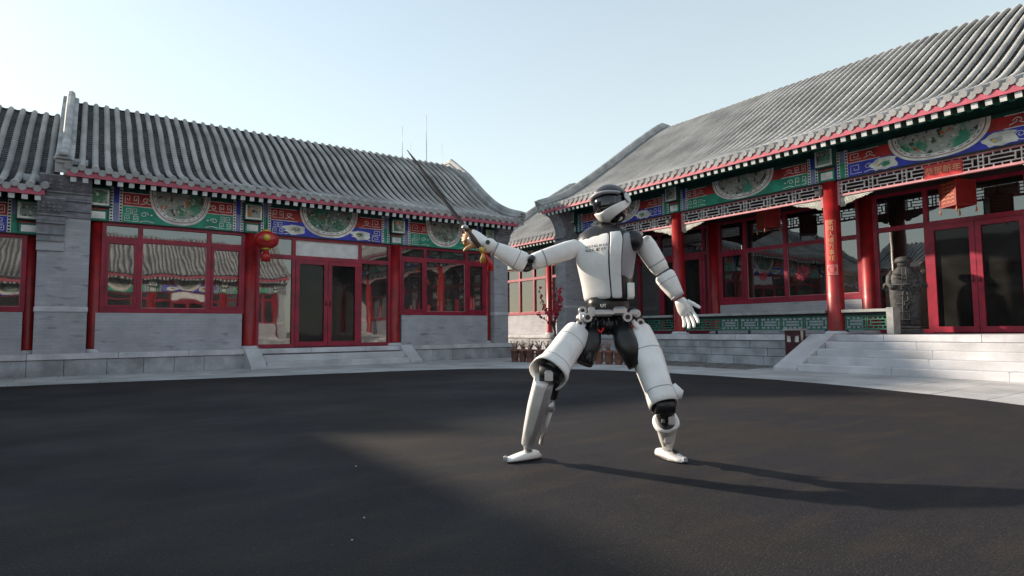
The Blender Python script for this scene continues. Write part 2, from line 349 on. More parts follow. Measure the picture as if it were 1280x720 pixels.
# cobbled strip in front of the right platform
q = MB()
for i in range(16):
    for j in range(70):
        x = 10.45 + i * 0.085 + random.uniform(-.015, .015); y = 6.95 + j * 0.085 + random.uniform(-.015, .015)
        r = random.uniform(.03, .042); h = random.uniform(.006, .014)
        q.poly([(x + r * math.cos(t), y + r * math.sin(t), 0.003 + h) for t in [PI / 3 * k + .3 for k in range(6)]])
        q.rings([[(x + r * 1.15 * math.cos(t), y + r * 1.15 * math.sin(t), -0.005) for t in [PI / 3 * k + .3 for k in range(6)]], [(x + r * math.cos(t), y + r * math.sin(t), 0.003 + h) for t in [PI / 3 * k + .3 for k in range(6)]]], 0, False)
o = q.build('cobble_strip', 'cobble', pav); o['kind'] = 'stuff'

# ------------------------------------------------------------------ roof
def resample(prof, step):
    out = [Vector(prof[0])]; acc = 0
    P = [Vector(p) for p in prof]
    # smooth with catmull-rom first
    D = []
    for i in range(len(P) - 1):
        p0 = P[max(i - 1, 0)]; p1 = P[i]; p2 = P[i + 1]; p3 = P[min(i + 2, len(P) - 1)]
        for k in range(12):
            t = k / 12
            D.append(0.5 * ((2 * p1) + (-p0 + p2) * t + (2 * p0 - 5 * p1 + 4 * p2 - p3) * t * t + (-p0 + 3 * p1 - 3 * p2 + p3) * t ** 3))
    D.append(P[-1])
    last = D[0]
    for p in D[1:]:
        while (p - last).length >= step:
            last = last + (p - last).normalized() * step; out.append(last.copy())
    out.append(D[-1]); return out
def norms(P):
    o = []
    for i in range(len(P)):
        d = P[min(i + 1, len(P) - 1)] - P[max(i - 1, 0)]; d.normalize(); o.append(Vector((-d.y, d.x)))
    return o

def full_profile(prof):
    va = prof[-1][0]
    back = [(2 * va - v, z) for v, z in reversed(prof[:-1])]
    return prof + back

def tile_meshes(prof, sp, seed=0):
    g = random.Random(seed)
    front = resample(prof, 0.2); nf = norms(front)
    q = MB(); K = 6
    def ring(p, n, r): return [(r * math.cos(PI * k / K), p.x + n.x * (r * math.sin(PI * k / K) * 1.05 + 0.015), p.y + n.y * (r * math.sin(PI * k / K) * 1.05 + 0.015)) for k in range(K + 1)]
    rs = []
    for i in range(len(front) - 1):
        j = g.uniform(-.0025, .003); w_ = g.uniform(-.003, .003)
        rs.append([(a + w_, b, c) for a, b, c in ring(front[i] + nf[i] * j, nf[i], 0.0595)]); rs.append([(a + w_ * .6, b, c) for a, b, c in ring(front[i + 1], nf[i + 1], 0.0545)])
    q.rings(rs, 0, False, True, closed=False)
    for i, s in enumerate(q.sm): q.sm[i] = True
    bk = resample([(2 * prof[-1][0] - v, z) for v, z in reversed(prof)], 0.9); nb = norms(bk)
    q.rings([ring(p, n, 0.056) for p, n in zip(bk, nb)], 0, False, True, closed=False)
    # eave cap: round tile end with a raised rim
    p = front[0]; n = nf[0]; d = Vector((n.y, -n.x)) * -1
    def disc(r, off):
        c = p + n * 0.018 + d * off
        return [(r * math.cos(2 * PI * k / 12), c.x + n.x * r * math.sin(2 * PI * k / 12), c.y + n.y * r * math.sin(2 * PI * k / 12)) for k in range(12)]
    q.rings([disc(0.062, 0.03), disc(0.066, -0.025), disc(0.050, -0.025), disc(0.046, -0.012)], 0, True)
    tube = q.mesh('tile_row', 'tile')
    q = MB(); w = sp / 2
    fine = resample(prof, 0.105); nn = norms(fine); rs = []
    for i in range(len(fine) - 1):
        for p_, n_, up in ((fine[i], nn[i], 0.018), (fine[i + 1], nn[i + 1], 0.0)):
            up -= .042
            rs.append([(x, p_.x + n_.x * (up + h), p_.y + n_.y * (up + h)) for x, h in ((-w, .040), (-w * .5, .010), (0, 0), (w * .5, .010), (w, .040))])
    q.rings(rs, 0, False, False, closed=False)
    q.rings([[(x, p.x + n.x * (0.01 + h), p.y + n.y * (0.01 + h)) for x, h in ((-w, .035), (0, 0), (w, .035))] for p, n in zip(bk, nb)], 0, False, False, closed=False)
    # drip tile: a wide tongue hanging from the lip
    pts = [(-w * .70, 0.0), (-w * .66, -0.045), (-w * .42, -0.10), (0, -0.125), (w * .42, -0.10), (w * .66, -0.045), (w * .70, 0.0)]
    P0 = fine[0]
    q.rings([[(x, P0.x - 0.02 + z * -0.25, P0.y + z + .012) for x, z in pts], [(x, P0.x + 0.0 + z * -0.25, P0.y + z + .012) for x, z in pts]], 1, True)
    pan = q.mesh('pan_tile_row', ['pan', 'tile'])
    return tube, pan

def verge_mesh(prof, w=0.26, h=0.27):
    fp = resample(full_profile(prof), 0.22); nn = norms(fp)
    q = MB(); rs = []
    for p, n in zip(fp, nn):
        def P(u, e): return (u, p.x + n.x * e, p.y + n.y * e)
        rs.append([P(-w / 2, -.12), P(w / 2, -.12), P(w / 2, h * .38), P(w / 2 + .025, h * .40), P(w / 2 + .025, h * .52), P(w * .30, h * .55), P(w * .30, h * .82), P(w * .22, h * 1.0), P(0, h * 1.1),
                   P(-w * .22, h * 1.0), P(-w * .30, h * .82), P(-w * .30, h * .55), P(-w / 2 - .025, h * .52), P(-w / 2 - .025, h * .40), P(-w / 2, h * .38)])
    q.rings(rs, 0, True)
    # flared end block over the eave
    a = fp[0]
    q.cbox((-w * .46, a.x - .10, a.y + h * .45), (w * .46, a.x + .30, a.y + h * .62 + .03), .012)
    q.cbox((-w * .40, a.x - .05, a.y + h * .20), (w * .40, a.x + .2, a.y + h * .45), .008)
    q.cbox((-w * .30, a.x - .16, a.y + h * .66), (w * .30, a.x + .10, a.y + h * .95), .02)
    return q.mesh('verge_ridge', 'ridge')

def roof(root, u0, u1, prof, sp, verges=(True, True), lite=False, rafters=True):
    variants = [tile_meshes(prof, sp, k) for k in range(1 if lite else 6)]
    n = int(round((u1 - u0) / sp)); sp2 = (u1 - u0) / n
    if lite:
        q = MB(); p = resample(full_profile(prof), .45); nn = norms(p)
        for i in range(n + 1):
            u = u0 + i * sp2
            q.rings([[(u + .068 * math.cos(PI * k / 3), a.x + b.x * .07 * math.sin(PI * k / 3), a.y + b.y * .07 * math.sin(PI * k / 3)) for k in range(4)] for a, b in zip(p, nn)], 0, False, True, closed=False)
        o = q.build('tile_rows', 'tile', root, kind='stuff')
        q = MB(); q.rings([[(u0, a.x, a.y) for a in p], [(u1, a.x, a.y) for a in p]], 0, False, False, closed=False)
        q.build('pan_tiles', 'pan', root)
    else:
        for i in range(n + 1): put('tile_row', random.choice(variants)[0], root, (u0 + i * sp2 + random.uniform(-.003, .003), 0, random.uniform(-.003, .003)))
        for i in range(n): put('pan_tile_row', variants[0][1], root, (u0 + (i + .5) * sp2, 0, random.uniform(-.005, .004)))
    fp = resample(full_profile(prof), .4); nn = norms(fp)
    q = MB()
    q.rings([[(u0, a.x - b.x * .065, a.y - b.y * .065) for a, b in zip(fp, nn)] + [(u0, a.x - b.x * .14, a.y - b.y * .14) for a, b in reversed(list(zip(fp, nn)))],
             [(u1, a.x - b.x * .065, a.y - b.y * .065) for a, b in zip(fp, nn)] + [(u1, a.x - b.x * .14, a.y - b.y * .14) for a, b in reversed(list(zip(fp, nn)))]], 0, True)
    o = q.build('roof_deck', 'timber', root); fix_normals(o)
    vm = None
    for side, u in ((0, u0 - .06), (1, u1 + .06)):
        if verges[side]:
            vm = vm or verge_mesh(prof); put('verge_ridge', vm, root, (u, 0, 0))
    ve, ze = prof[0]
    q = MB(); q.box((u0, ve + .02, ze - .16), (u1, ve + .055, ze - .025)); q.build('fascia_board', 'fascia', root)
    sl = math.atan2(prof[1][1] - prof[0][1], prof[1][0] - prof[0][0])
    q = MB(); q.box((-.045, 0, -.09), (.045, .75, 0), 1); q.box((-.0455, -.004, -.0905), (.0455, 0.012, .0005), 0)
    rm = q.mesh('rafter', ['rafter', 'rafter_green'])
    q = MB(); q.tube([(0, 0, 0), (0, .75, .75 * math.tan(sl))], .05, 8, 0); q.tube([(0, -.004, 0), (0, .006, 0)], .0505, 8, 1)
    em = q.mesh('eave_rafter', ['rafter_green', 'green'])
    if not lite:
        k = int(round((u1 - u0) / .19))
        for i in range(k):
            u = u0 + .1 + i * (u1 - u0 - .2) / (k - 1)
            put('rafter', rm, root, (u, ve + .06, ze - .165), rot=(sl * .8, 0, 0))
            if i < k and (u1 - u0) < 30: put('eave_rafter', em, root, (u, ve + .46, ze - .20 + .4 * math.tan(sl) * .5))
    else:
        q = MB()
        for i in range(int((u1 - u0) / .19)):
            u = u0 + .1 + i * .19; q.box((u - .045, ve + .06, ze - .255), (u + .045, ve + .6, ze - .165))
        q.build('rafters', 'rafter', root, kind='stuff')

# ------------------------------------------------------------------ painted beams
PB = ['darkgreen', 'green', 'blue', 'pred', 'pwhite', 'ppink', 'pblack', 'lav', 'gold']
def curls(q, u0, u1, z0, z1, y, mi, w=0.012):
    """white key-fret curls filling a block"""
    n = max(1, int((u1 - u0) / .13)); rows = max(1, int((z1 - z0) / .13)); du = (u1 - u0) / n; dz = (z1 - z0) / rows
    for i in range(n):
        for j in range(rows):
            a, b = u0 + i * du, z0 + j * dz; f = (lambda t: a + du * (t if (i + j) % 2 else 1 - t)); g = (lambda t: b + dz * t)
            q.strip([(f(.1), g(.1)), (f(.9), g(.1)), (f(.9), g(.85)), (f(.3), g(.85)), (f(.3), g(.4)), (f(.65), g(.4)), (f(.65), g(.62))], w, y, mi)
def swirl(q, c, r, y, mi, w=.012, turns=1.4, sgn=1):
    q.strip([(c[0] + sgn * r * (1 - t / 22) * math.cos(turns * 2 * PI * t / 20), c[1] + r * (1 - t / 22) * math.sin(turns * 2 * PI * t / 20) * .8) for t in range(18)], w, y, mi)
def blob(q, c, r, y, mi, n=11, seed=0, sq=.7):
    rr = random.Random(seed)
    q.poly([(c[0] + r * rr.uniform(.7, 1.15) * math.cos(-2 * PI * k / n), y, c[1] + r * sq * rr.uniform(.7, 1.15) * math.sin(-2 * PI * k / n)) for k in range(n)][::-1], mi)
def painted_beam(root, u0, u1, z0, z1, vf, field, scene, full=True):
    """beam and board above it between two columns; field is green or blue"""
    q = MB(); mats = PB + [scene]; F = 2 if field == 'blue' else 1
    H = z1 - z0; zm = z0 + H * .50
    q.box((u0, vf, z0), (u1, vf + .2, z1), 0)
    y = vf - .003
    def R(a, b, c, d, mi, k=0): q.poly([(a, y - .003 * k, c), (b, y - .003 * k, c), (b, y - .003 * k, d), (a, y - .003 * k, d)], mi)
    Wd = u1 - u0
    for sgn in (0, 1):
        X = (lambda t: u0 + t) if not sgn else (lambda t: u1 - t)
        def RR(a, b, c, d, mi, k=0):
            p, r = sorted((X(a), X(b))); R(p, r, c, d, mi, k)
        RR(0, .05, z0 + .015, z1, F, 0)
        for a in (.05, .21):
            RR(a, a + .06, z0 + .015, z1, 4)
            n = int(H / .062)
            for i in range(n): RR(a + .012, a + .048, z0 + .03 + i * .062, z0 + .03 + i * .062 + .034, 6, 1)
        RR(.11, .21, z0 + .015, zm + .04, 7 if F == 1 else 1); RR(.11, .21, zm + .04, z1, 2 if F == 1 else 7)
        RR(.27, .27 + .62, zm, z1 - .12 * H, 3); RR(.27, .27 + .62, z1 - .12 * H, z1, 0)
        RR(.28, .88, zm - .008, zm + .008, 4, 2); RR(.28, .86, z1 - .13 * H, z1 - .12 * H + .006, 4, 2)
        ca, cb = sorted((X(.30), X(.56))); curls(q, ca, cb, zm + .04, z1 - .16 * H, y - .007, 4)
        sg = 1 if not sgn else -1
        swirl(q, (X(.68), zm + H * .19), .07, y - .007, 4, sgn=sg)
        q.strip([(X(.58), zm + .05), (X(.70), zm + .09), (X(.80), zm + .05)], .012, y - .007, 4)
        curls(q, ca, cb, z0 + .04, zm - .03, y - .007, 4)
        swirl(q, (X(.66), z0 + H * .28), .075, y - .007, 4, sgn=sg)
        q.strip([(X(.58), z0 + .05), (X(.70), z0 + .08), (X(.84), z0 + .05)], .014, y - .007, 4)
        blob(q, (X(.79), z0 + H * .28), .022, y - .007, 4)
        if F == 2:                                     # white flower patches beside the cartouche on blue
            cx = X(Wd * .5 - .22 * Wd - .10)
            blob(q, (cx, z0 + H * .25), .30, y - .008, 4, 17, int(u0 * 10), .46)
            blob(q, (cx + .04 * sg, z0 + H * .24), .10, y - .011, 9, 9, 3, .6); blob(q, (cx - .08, z0 + H * .22), .035, y - .012, 8)
    R(u0 + .27, u1 - .27, z0 + .015, zm, F); R(u0 + .89, u1 - .89, zm, z1 - .12 * H, 3); R(u0 + .89, u1 - .89, z1 - .12 * H, z1, 0)
    R(u0, u1, z0, z0 + .02, 6, 1)
    # half-round cartouche hanging from the top edge
    c = (u0 + u1) / 2; a = .22 * Wd; b = H * .94; n = 30
    def arc(k, zo=0): return [(c + a * k * math.copysign(abs(math.cos(PI + PI * i / n)) ** .8, math.cos(PI + PI * i / n)), z1 + b * k * -abs(math.sin(PI + PI * i / n)) ** .9 + zo) for i in range(n + 1)]
    def fill(k0, k1, mi, off):
        A, B = arc(k0), arc(k1)
        for i in range(n): q.poly([(A[i][0], off, A[i][1]), (A[i + 1][0], off, A[i + 1][1]), (B[i + 1][0], off, B[i + 1][1]), (B[i][0], off, B[i][1])], mi)
    q.poly([(p, y - .009, z) for p, z in arc(1.0)], 4); q.poly([(p, y - .012, z) for p, z in arc(.93)], 5); q.poly([(p, y - .015, z) for p, z in arc(.90)], 4)
    A = arc(.845)
    for i in range(1, n - 1, 2): q.strip([A[i], A[i + 1]], .016, y - .018, 6 if i % 4 == 1 else 5)
    q.poly([(p, y - .017, z) for p, z in arc(.80)], 9)
    o = q.build('painted_beam', mats, root)
    return o

def beam_head(root, u, z0, z1, vf, scene='scene1', field='green'):
    """painted block over a column with a white framed picture"""
    H = z1 - z0; zm = z0 + H * .42; q = MB()
    q.box((u - .17, vf, z0), (u + .17, vf + .3, zm), 0)
    q.box((u - .15, vf - .004, z0 + .02), (u + .15, vf, zm - .03), 1); q.box((u - .12, vf - .007, z0 + .05), (u + .12, vf - .003, zm - .09), 4)
    q.box((u - .15, vf - .008, zm - .05), (u + .15, vf - .004, zm - .02), 3)
    for i in range(6): q.box((u - .14 + i * .05, vf - .010, zm - .085), (u - .115 + i * .05, vf - .006, zm - .06), 6)
    q.box((u - .20, vf - .12, zm), (u + .20, vf + .3, z1), 0)
    q.box((u - .175, vf - .126, zm + .02), (u + .175, vf - .12, z1 - .05), 4)
    q.box((u - .14, vf - .130, zm + .06), (u + .14, vf - .126, z1 - .06), 9)
    q.box((u - .172, vf - .123, z1 - .05), (u + .172, vf - .119, z1 - .02), 1)
    return q.build('beam_head', PB + [scene], root)

def column(root, u, v, z0, z1, r=0.15):
    q = MB(); q.lathe([(r * 1.02, z0 + .06), (r * 1.02, z0 + .1), (r, z0 + .12), (r * .97, z1)], 20)
    o = q.build('column', 'red', root, (u, v, 0))
    q = MB(); q.lathe([(r * 1.35, z0 - .01), (r * 1.45, z0 + .02), (r * 1.3, z0 + .055), (r * 1.1, z0 + .07)], 20)
    q.build('column_base', 'stone', o)
    return o

def window(root, u0, u1, z0, z1, mull, trans, v, glass='glass', casements=(), sash=True, fm='crimson', lower_rail=0.1):
    """frame with mullions (u centre) and a transom; panes are its children"""
    q = MB(); d = .05
    fw = .075
    q.box((u0, v - d, z0), (u1, v + d, z0 + lower_rail)); q.box((u0, v - d, z1 - .06), (u1, v + d, z1))
    q.box((u0, v - d + .002, z0 + lower_rail), (u0 + fw, v + d - .002, z1 - .06)); q.box((u1 - fw, v - d + .002, z0 + lower_rail), (u1, v + d - .002, z1 - .06))
    if trans: q.box((u0 + fw, v - d + .004, trans - .045), (u1 - fw, v + d - .004, trans + .045))
    xs = [u0 + fw] + sum([[m - .045, m + .045] for m in mull], []) + [u1 - fw]
    for m in mull:
        if trans:
            q.box((m - .045, v - d + .003, z0 + lower_rail), (m + .045, v + d - .003, trans - .045)); q.box((m - .045, v - d + .003, trans + .045), (m + .045, v + d - .003, z1 - .06))
        else: q.box((m - .045, v - d + .003, z0 + lower_rail), (m + .045, v + d - .003, z1 - .06))
    zs = [(z0 + lower_rail, (trans - .045) if trans else z1 - .06)] + ([(trans + .045, z1 - .06)] if trans else [])
    cells = []
    for k, (a, b) in enumerate(zs):
        for i in range(0, len(xs), 2):
            x0, x1 = xs[i], xs[i + 1]; cells.append((x0, x1, a, b, k, i // 2))
            if k == 0 and i // 2 in casements:
                e = .055
                q.box((x0 + .004, v - d - .012, a + .004), (x1 - .004, v - d + .03, a + e)); q.box((x0 + .004, v - d - .012, b - e), (x1 - .004, v - d + .03, b - .004))
                q.box((x0 + .004, v - d - .010, a + e), (x0 + e, v - d + .03, b - e)); q.box((x1 - e, v - d - .010, a + e), (x1 - .004, v - d + .03, b - e))
    w = q.build('window', fm, root)
    for x0, x1, a, b, k, i in cells:
        p = MB(); p.box((x0 - .005, v + .004, a - .005), (x1 + .005, v + .012, b + .005)); p.build('pane', glass, w)
        # thin pale glazing bead
        if k == 0:
            p = MB()
            for (aa, bb, cc, dd) in ((x0, x0 + .012, a, b), (x1 - .012, x1, a, b), (x0 + .012, x1 - .012, a, a + .012), (x0 + .012, x1 - .012, b - .012, b)):
                p.box((aa, v - .02, cc), (bb, v + .003, dd))
            p.build('glazing_bead', 'latpink', w)
    return w

def door_set(root, u0, u1, z0, z1, doors, trans, v, side_mull=(), blind=None, fm='crimson', glass='glass'):
    """fixed side lights, transom lights and a pair of glazed door leaves"""
    q = MB(); d = .05; da, db = doors; f = .08
    q.box((u0, v - d, z1 - .06), (u1, v + d, z1))
    q.box((u0, v - d, z0), (da, v + d, z0 + .08)); q.box((db, v - d, z0), (u1, v + d, z0 + .08))
    q.box((u0, v - d + .004, trans), (u1, v + d - .004, trans + .1))
    V = sorted([u0, da - f, db, u1 - f] + [m - f / 2 for m in side_mull])
    for x in V:
        q.box((x, v - d + .002, z0 + .08 if not (da - .1 < x < db + .1) else z0), (x + f, v + d - .002, trans)); q.box((x, v - d + .002, trans + .1), (x + f, v + d - .002, z1 - .06))
    fr = q.build('door_frame', fm, root)
    for a, b in zip(V[:-1], V[1:]):
        mid = (a + b) / 2
        p = MB(); p.box((a + f - .004, v + .004, trans + .096), (b + .004, v + .012, z1 - .056)); p.build('pane', 'blind' if (blind and da < mid < db) else glass, fr)
        if not (da < mid + f / 2 < db):
            p = MB(); p.box((a + f - .004, v + .004, z0 + .076), (b + .004, v + .012, trans + .004)); p.build('pane', glass, fr)
    m = (da + db) / 2
    for x0, x1, hs in ((da + .004, m - .004, 1), (m + .004, db - .004, -1)):
        q = MB(); s = .095
        q.box((x0, v - d - .012, z0 + .012), (x1, v + .02, z0 + .13)); q.box((x0, v - d - .012, trans - .10), (x1, v + .02, trans - .006))
        q.box((x0, v - d - .010, z0 + .13), (x0 + s, v + .02, trans - .10)); q.box((x1 - s, v - d - .010, z0 + .13), (x1, v + .02, trans - .10))
        dr = q.build('door', fm, root)
        p = MB(); p.box((x0 + s - .005, v - .01, z0 + .125), (x1 - s + .005, v, trans - .095)); p.build('pane', 'darkglass', dr)
        hx = x1 - .05 if hs > 0 else x0 + .05
        p = MB(); p.tube([(hx, v - d - .012, (z0 + 1.02)), (hx, v - d - .05, z0 + 1.02)], .012, 8); p.tube([(hx, v - d - .05, z0 + 1.0), (hx, v - d - .05, z0 + 1.12)], .011, 8)
        p.build('handle', 'pblack', dr)
    return fr

def pier(root, u0, u1, z0, zc, zt, vf, vb, ve, band=True, curve=False):
    """grey brick gable pier with a stepped corbel reaching to the eave"""
    q = MB(); q.box((u0, vf, z0), (u1, vb, zc)); p = q.build('pier', 'brick', root)
    q = MB(); h = zt - zc; out = ve - vf
    if curve:
        pr = [(vf, zc)] + [(vf + out * (1 - math.cos(PI / 2 * t / 6)) * 1.0, zc + h * .30 + h * .62 * math.sin(PI / 2 * t / 6) ** 1.1) for t in range(0, 7)] + [(ve, zt)]
        q.prism_u(pr[::-1] + [(vb, zc), (vb, zt)][:1] + [(vb, zt)], u0 - .01, u1 + .01)
        q.box((u0 - .03, vf - .04, zc + .02), (u1 + .03, vb, zc + .09)); q.box((u0 - .02, vf - .06, zc + .16), (u1 + .02, vb, zc + .23))
    else:
        steps = [(0.00, .06, .03), (.06, .16, .02), (.16, .22, .055), (.22, .42, .045), (.42, .48, .09), (.48, .60, .10), (.60, .64, .14)]
        for a, b, e in steps: q.box((u0 - e * .12, vf - e * 1.1, zc + h * a), (u1 + e * .12, vb, zc + h * b))
        pr = [(vf - .13, zc + h * .64), (ve + .03, zt - .03), (ve + .03, zt), (vb, zt), (vb, zc + h * .64)]
        q.prism_u(pr[::-1], u0, u1)
        rr = random.Random(int(u0 * 100))
        for i in range(4):
            for j in range(3):
                u = u0 + (u1 - u0) * (.2 + .2 * i) + rr.uniform(-.02, .02); t = .25 + .22 * j
                v = (vf - .13) * (1 - t) + (ve + .03) * t; z = (zc + h * .64) * (1 - t) + (zt - .03) * t
                q.ellipsoid((u, v, z), (.035, .02, .022), 8, 5)
    o = q.build('corbel', 'corbel', p); fix_normals(o)
    if band:
        q = MB(); q.cbox((u0 - .012, vf - .02, z0 + .80), (u1 + .012, vb, z0 + .90), .008); q.build('stone_band', 'stone', p)
    return p

def shell(root, u0, u1, prof, z0, v_open, v_gable):
    """gable walls, back wall and a dark room behind the windows"""
    va = prof[-1][0]; vb = 2 * va - (prof[0][0] + .9)
    P = [p for p in full_profile(prof)]
    for u, e in ((u0, .3), (u1, -.3)):
        pts = [(v, z - .16) for v, z in P if v_gable + .05 <= v <= vb]
        a = [(v_gable + .02, z0)] + [(v_gable + .02, pts[0][1])] + pts + [(vb, pts[-1][1]), (vb, z0)]
        q = MB(); q.prism_u(a if e < 0 else a, min(u, u + e), max(u, u + e)); o = q.build('gable_wall', 'greywall', root); fix_normals(o)
    box('back_wall', (u0 + .3, vb - .3, z0), (u1 - .3, vb - .002, prof[0][1] - .1), 'greywall', root)
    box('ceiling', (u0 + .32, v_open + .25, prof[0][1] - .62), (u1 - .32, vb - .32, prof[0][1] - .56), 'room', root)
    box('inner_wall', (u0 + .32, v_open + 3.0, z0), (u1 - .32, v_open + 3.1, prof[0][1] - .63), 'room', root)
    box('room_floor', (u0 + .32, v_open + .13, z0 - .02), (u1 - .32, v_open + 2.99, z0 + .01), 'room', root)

def block_row(root, u0, u1, z0, z1, v0, v1, length, m='stoneblue', jit=0.12, rough=.006):
    u = u0; k = 0
    while u < u1 - .05:
        l = length * random.uniform(1 - jit, 1 + jit); e = min(u + l, u1)
        if u1 - e < length * .35: e = u1
        q = MB(); q.cbox((u + .004, v0 + random.uniform(-rough, rough), z0 + .003), (e - .004, v1, z1 - .003), .008)
        q.build('stone_block', m, root); u = e

def podium(root, u0, u1, vf, vb, h, slab=.12, length=.62, courses=1, slab_len=1.3, faces=None):
    q = MB(); q.box((u0 + .05, vf + .12, 0 - .05), (u1 - .05, vb, h - .03)); p = q.build('podium', 'stoneblue', root)
    top = box('podium_floor', (u0 + .05, vf + .46, h - .029), (u1 - .05, vb - .01, h - .004), 'stone', p)
    for a, b in (faces or [(u0, u1)]):
        for c in range(courses):
            ch = (h - slab) / courses
            block_row(p, a + (0 if c % 2 == 0 else .0), b, c * ch - (.02 if c == 0 else 0), (c + 1) * ch, vf + .03, vf + .13, length)
        block_row(p, a, b, h - slab, h, vf, vf + .45, slab_len, 'stone', rough=.002)
    return p

def stair(root, u0, u1, v_foot, v_top, h, n, ramp_w=.33, seg=1.6):
    """n treads between two sloping side stones"""
    q = MB(); q.box((u0 + ramp_w + .02, v_foot + .3, -.04), (u1 - ramp_w - .02, v_top, .02)); st = q.build('stair', 'marble', root)
    run = (v_top - v_foot) / n
    for i in range(n):
        z1 = h * (i + 1) / (n + 1); a = v_foot + i * run
        u = u0 + ramp_w + .005
        while u < u1 - ramp_w - .02:
            e = min(u + seg * random.uniform(.8, 1.2), u1 - ramp_w - .005)
            if u1 - ramp_w - e < .4: e = u1 - ramp_w - .005
            q = MB(); q.cbox((u + .002, a, z1 - h / (n + 1) - .01), (e - .002, a + run + .03 if i < n - 1 else v_top + .02, z1), .012); q.build('step_stone', 'marble', st); u = e
    for a in (u0, u1 - ramp_w):
        q = MB(); q.rings([[(x, v_foot - .02, 0.0), (x, v_foot - .02, .05), (x, v_top, h + .012), (x, v_top + .12, h + .012), (x, v_top + .12, -.02)] for x in (a, a + ramp_w)], 0, True)
        o = q.build('ramp_stone', 'marble', st); fix_normals(o)
    return st

# ------------------------------------------------------------------ side halls (left hall and its twin across the yard)
LPROF = [(-0.78, 3.95), (-0.1, 4.16), (0.6, 4.50), (1.4, 5.06), (2.2, 5.72), (3.0, 6.26), (3.32, 6.48), (3.42, 6.53)]
def side_hall(name, label, loc, rz, lite=False, low=0.0):
    LP = [(v, z - low - (z - 3.95) * low * .75) for v, z in LPROF]
    r = thing(name, label, 'hall', loc, rz)
    roof(r, -0.30, 10.28, LP, .222, lite=lite)
    cols = [.22, 3.15, 6.74, 9.66]; z0, zb, zt = .42, 3.07 - low, 3.80 - low
    for i, u in enumerate(cols): column(r, u, 0.0 if i in (1, 2) else .05, z0, zb, .145 if i in (1, 2) else .115)
    fields = ['green', 'blue', 'green']; sc = ['scene1', 'scene2', 'scene3']
    for i in range(3): painted_beam(r, cols[i] + .14, cols[i + 1] - .14, zb, zt, -.10, fields[i], sc[i])
    for u in cols: beam_head(r, u, zb, zt - .06, -.13, 'scene1')
    box('eave_purlin', (-.2, -.06, zt), (10.1, .12, zt + .2), 'darkgreen', r)
    for a, b, mu in ((cols[0] + .08, cols[1] - .12, (.97, 2.28)), (cols[2] + .12, cols[3] - .06, (7.63, 8.95))):
        window(r, a, b, 1.22, zb, mu, 2.74 - low, 0.0, casements=(0, 2))
        box('sill_wall', (a + (-.06 if a < 1 else .05), -.085, z0), (b - (.05 if a < 1 else -.02), .12, 1.215), 'greywall', r)
    door_set(r, cols[1] + .12, cols[2] - .12, z0 + .01, zb, (4.16, 5.74), 2.53 - low, 0.0, blind=True)
    pier(r, -.72 if not lite else -.31, .10, z0, 3.07 - low, 3.82 - low, -.22, .3, -.66)
    pier(r, 9.78, 10.26, z0, 3.07 - low, 3.82 - low, -.22, .3, -.66)
    shell(r, -.28, 10.26, LP, z0, .05, .1)
    p = podium(r, -.8, 10.42, -.32, 7.0, z0, .12, .62, 1, faces=[(-.8, 3.02), (7.06, 10.42)])
    block_row(p, 3.02, 7.06, z0 - .12, z0, -.32, .13, 1.3, 'stone', rough=.002)
    stair(r, 3.0, 7.08, -.95, -.32, z0, 2)
    if not lite:
        q = MB()
        for i in range(16):
            u = 9.02 + i * .034; q.box((u, .18 + .02 * (i % 2), 1.3), (u + .03, .20 + .02 * (i % 2), 2.72))
        q.build('curtain', 'curtain', r)
    return r
left_hall = side_hall('courtyard_hall', 'long grey tiled hall in shade with double glass doors between two red windows', (0, 14.8, 0), 0)
side_hall('courtyard_hall', 'hall behind the camera seen only mirrored in the left windows', (9.85, -8.6, 0), PI, True)

# low annex on the far left, and its twin seen only in reflections
APROF = [(v, z - .42) for v, z in LPROF]
def low_annex(label, loc, rz, lite=False):
    r = thing('annex_hall', label, 'annex', loc, rz)
    roof(r, -5.0, -.62, APROF, .222, verges=(True, False), lite=lite)
    column(r, -.82, .05, .42, 2.70, .10); column(r, -4.2, .05, .42, 2.70, .10)
    painted_beam(r, -4.08, -.92, 2.70, 3.36, -.10, 'blue', 'scene2'); beam_head(r, -.86, 2.70, 3.34, -.13, 'scene2')
    box('eave_purlin', (-4.9, -.06, 3.36), (-.72, .12, 3.6), 'darkgreen', r)
    window(r, -4.1, -.88, 1.22, 2.70, (-3.4, -1.9), None, 0.0)
    box('sill_wall', (-4.1, -.085, .42), (-.90, .12, 1.215), 'greywall', r)
    if not lite: pier(r, -.735, -.315, 2.4, 2.58, 3.38, -.26, .2, -.66, band=False)
    shell(r, -4.9, -.7, APROF, .42, .05, .1)
    podium(r, -5.0, -.8, -.32, 7.0, .42, .12, .62, 1)
    return r
low_annex('lower tiled annex cut off by the left edge of the view', (0, 14.8, 0), 0)
low_annex('annex behind the camera seen only mirrored in the far left window', (-5.2, -8.6, 0), PI, True)

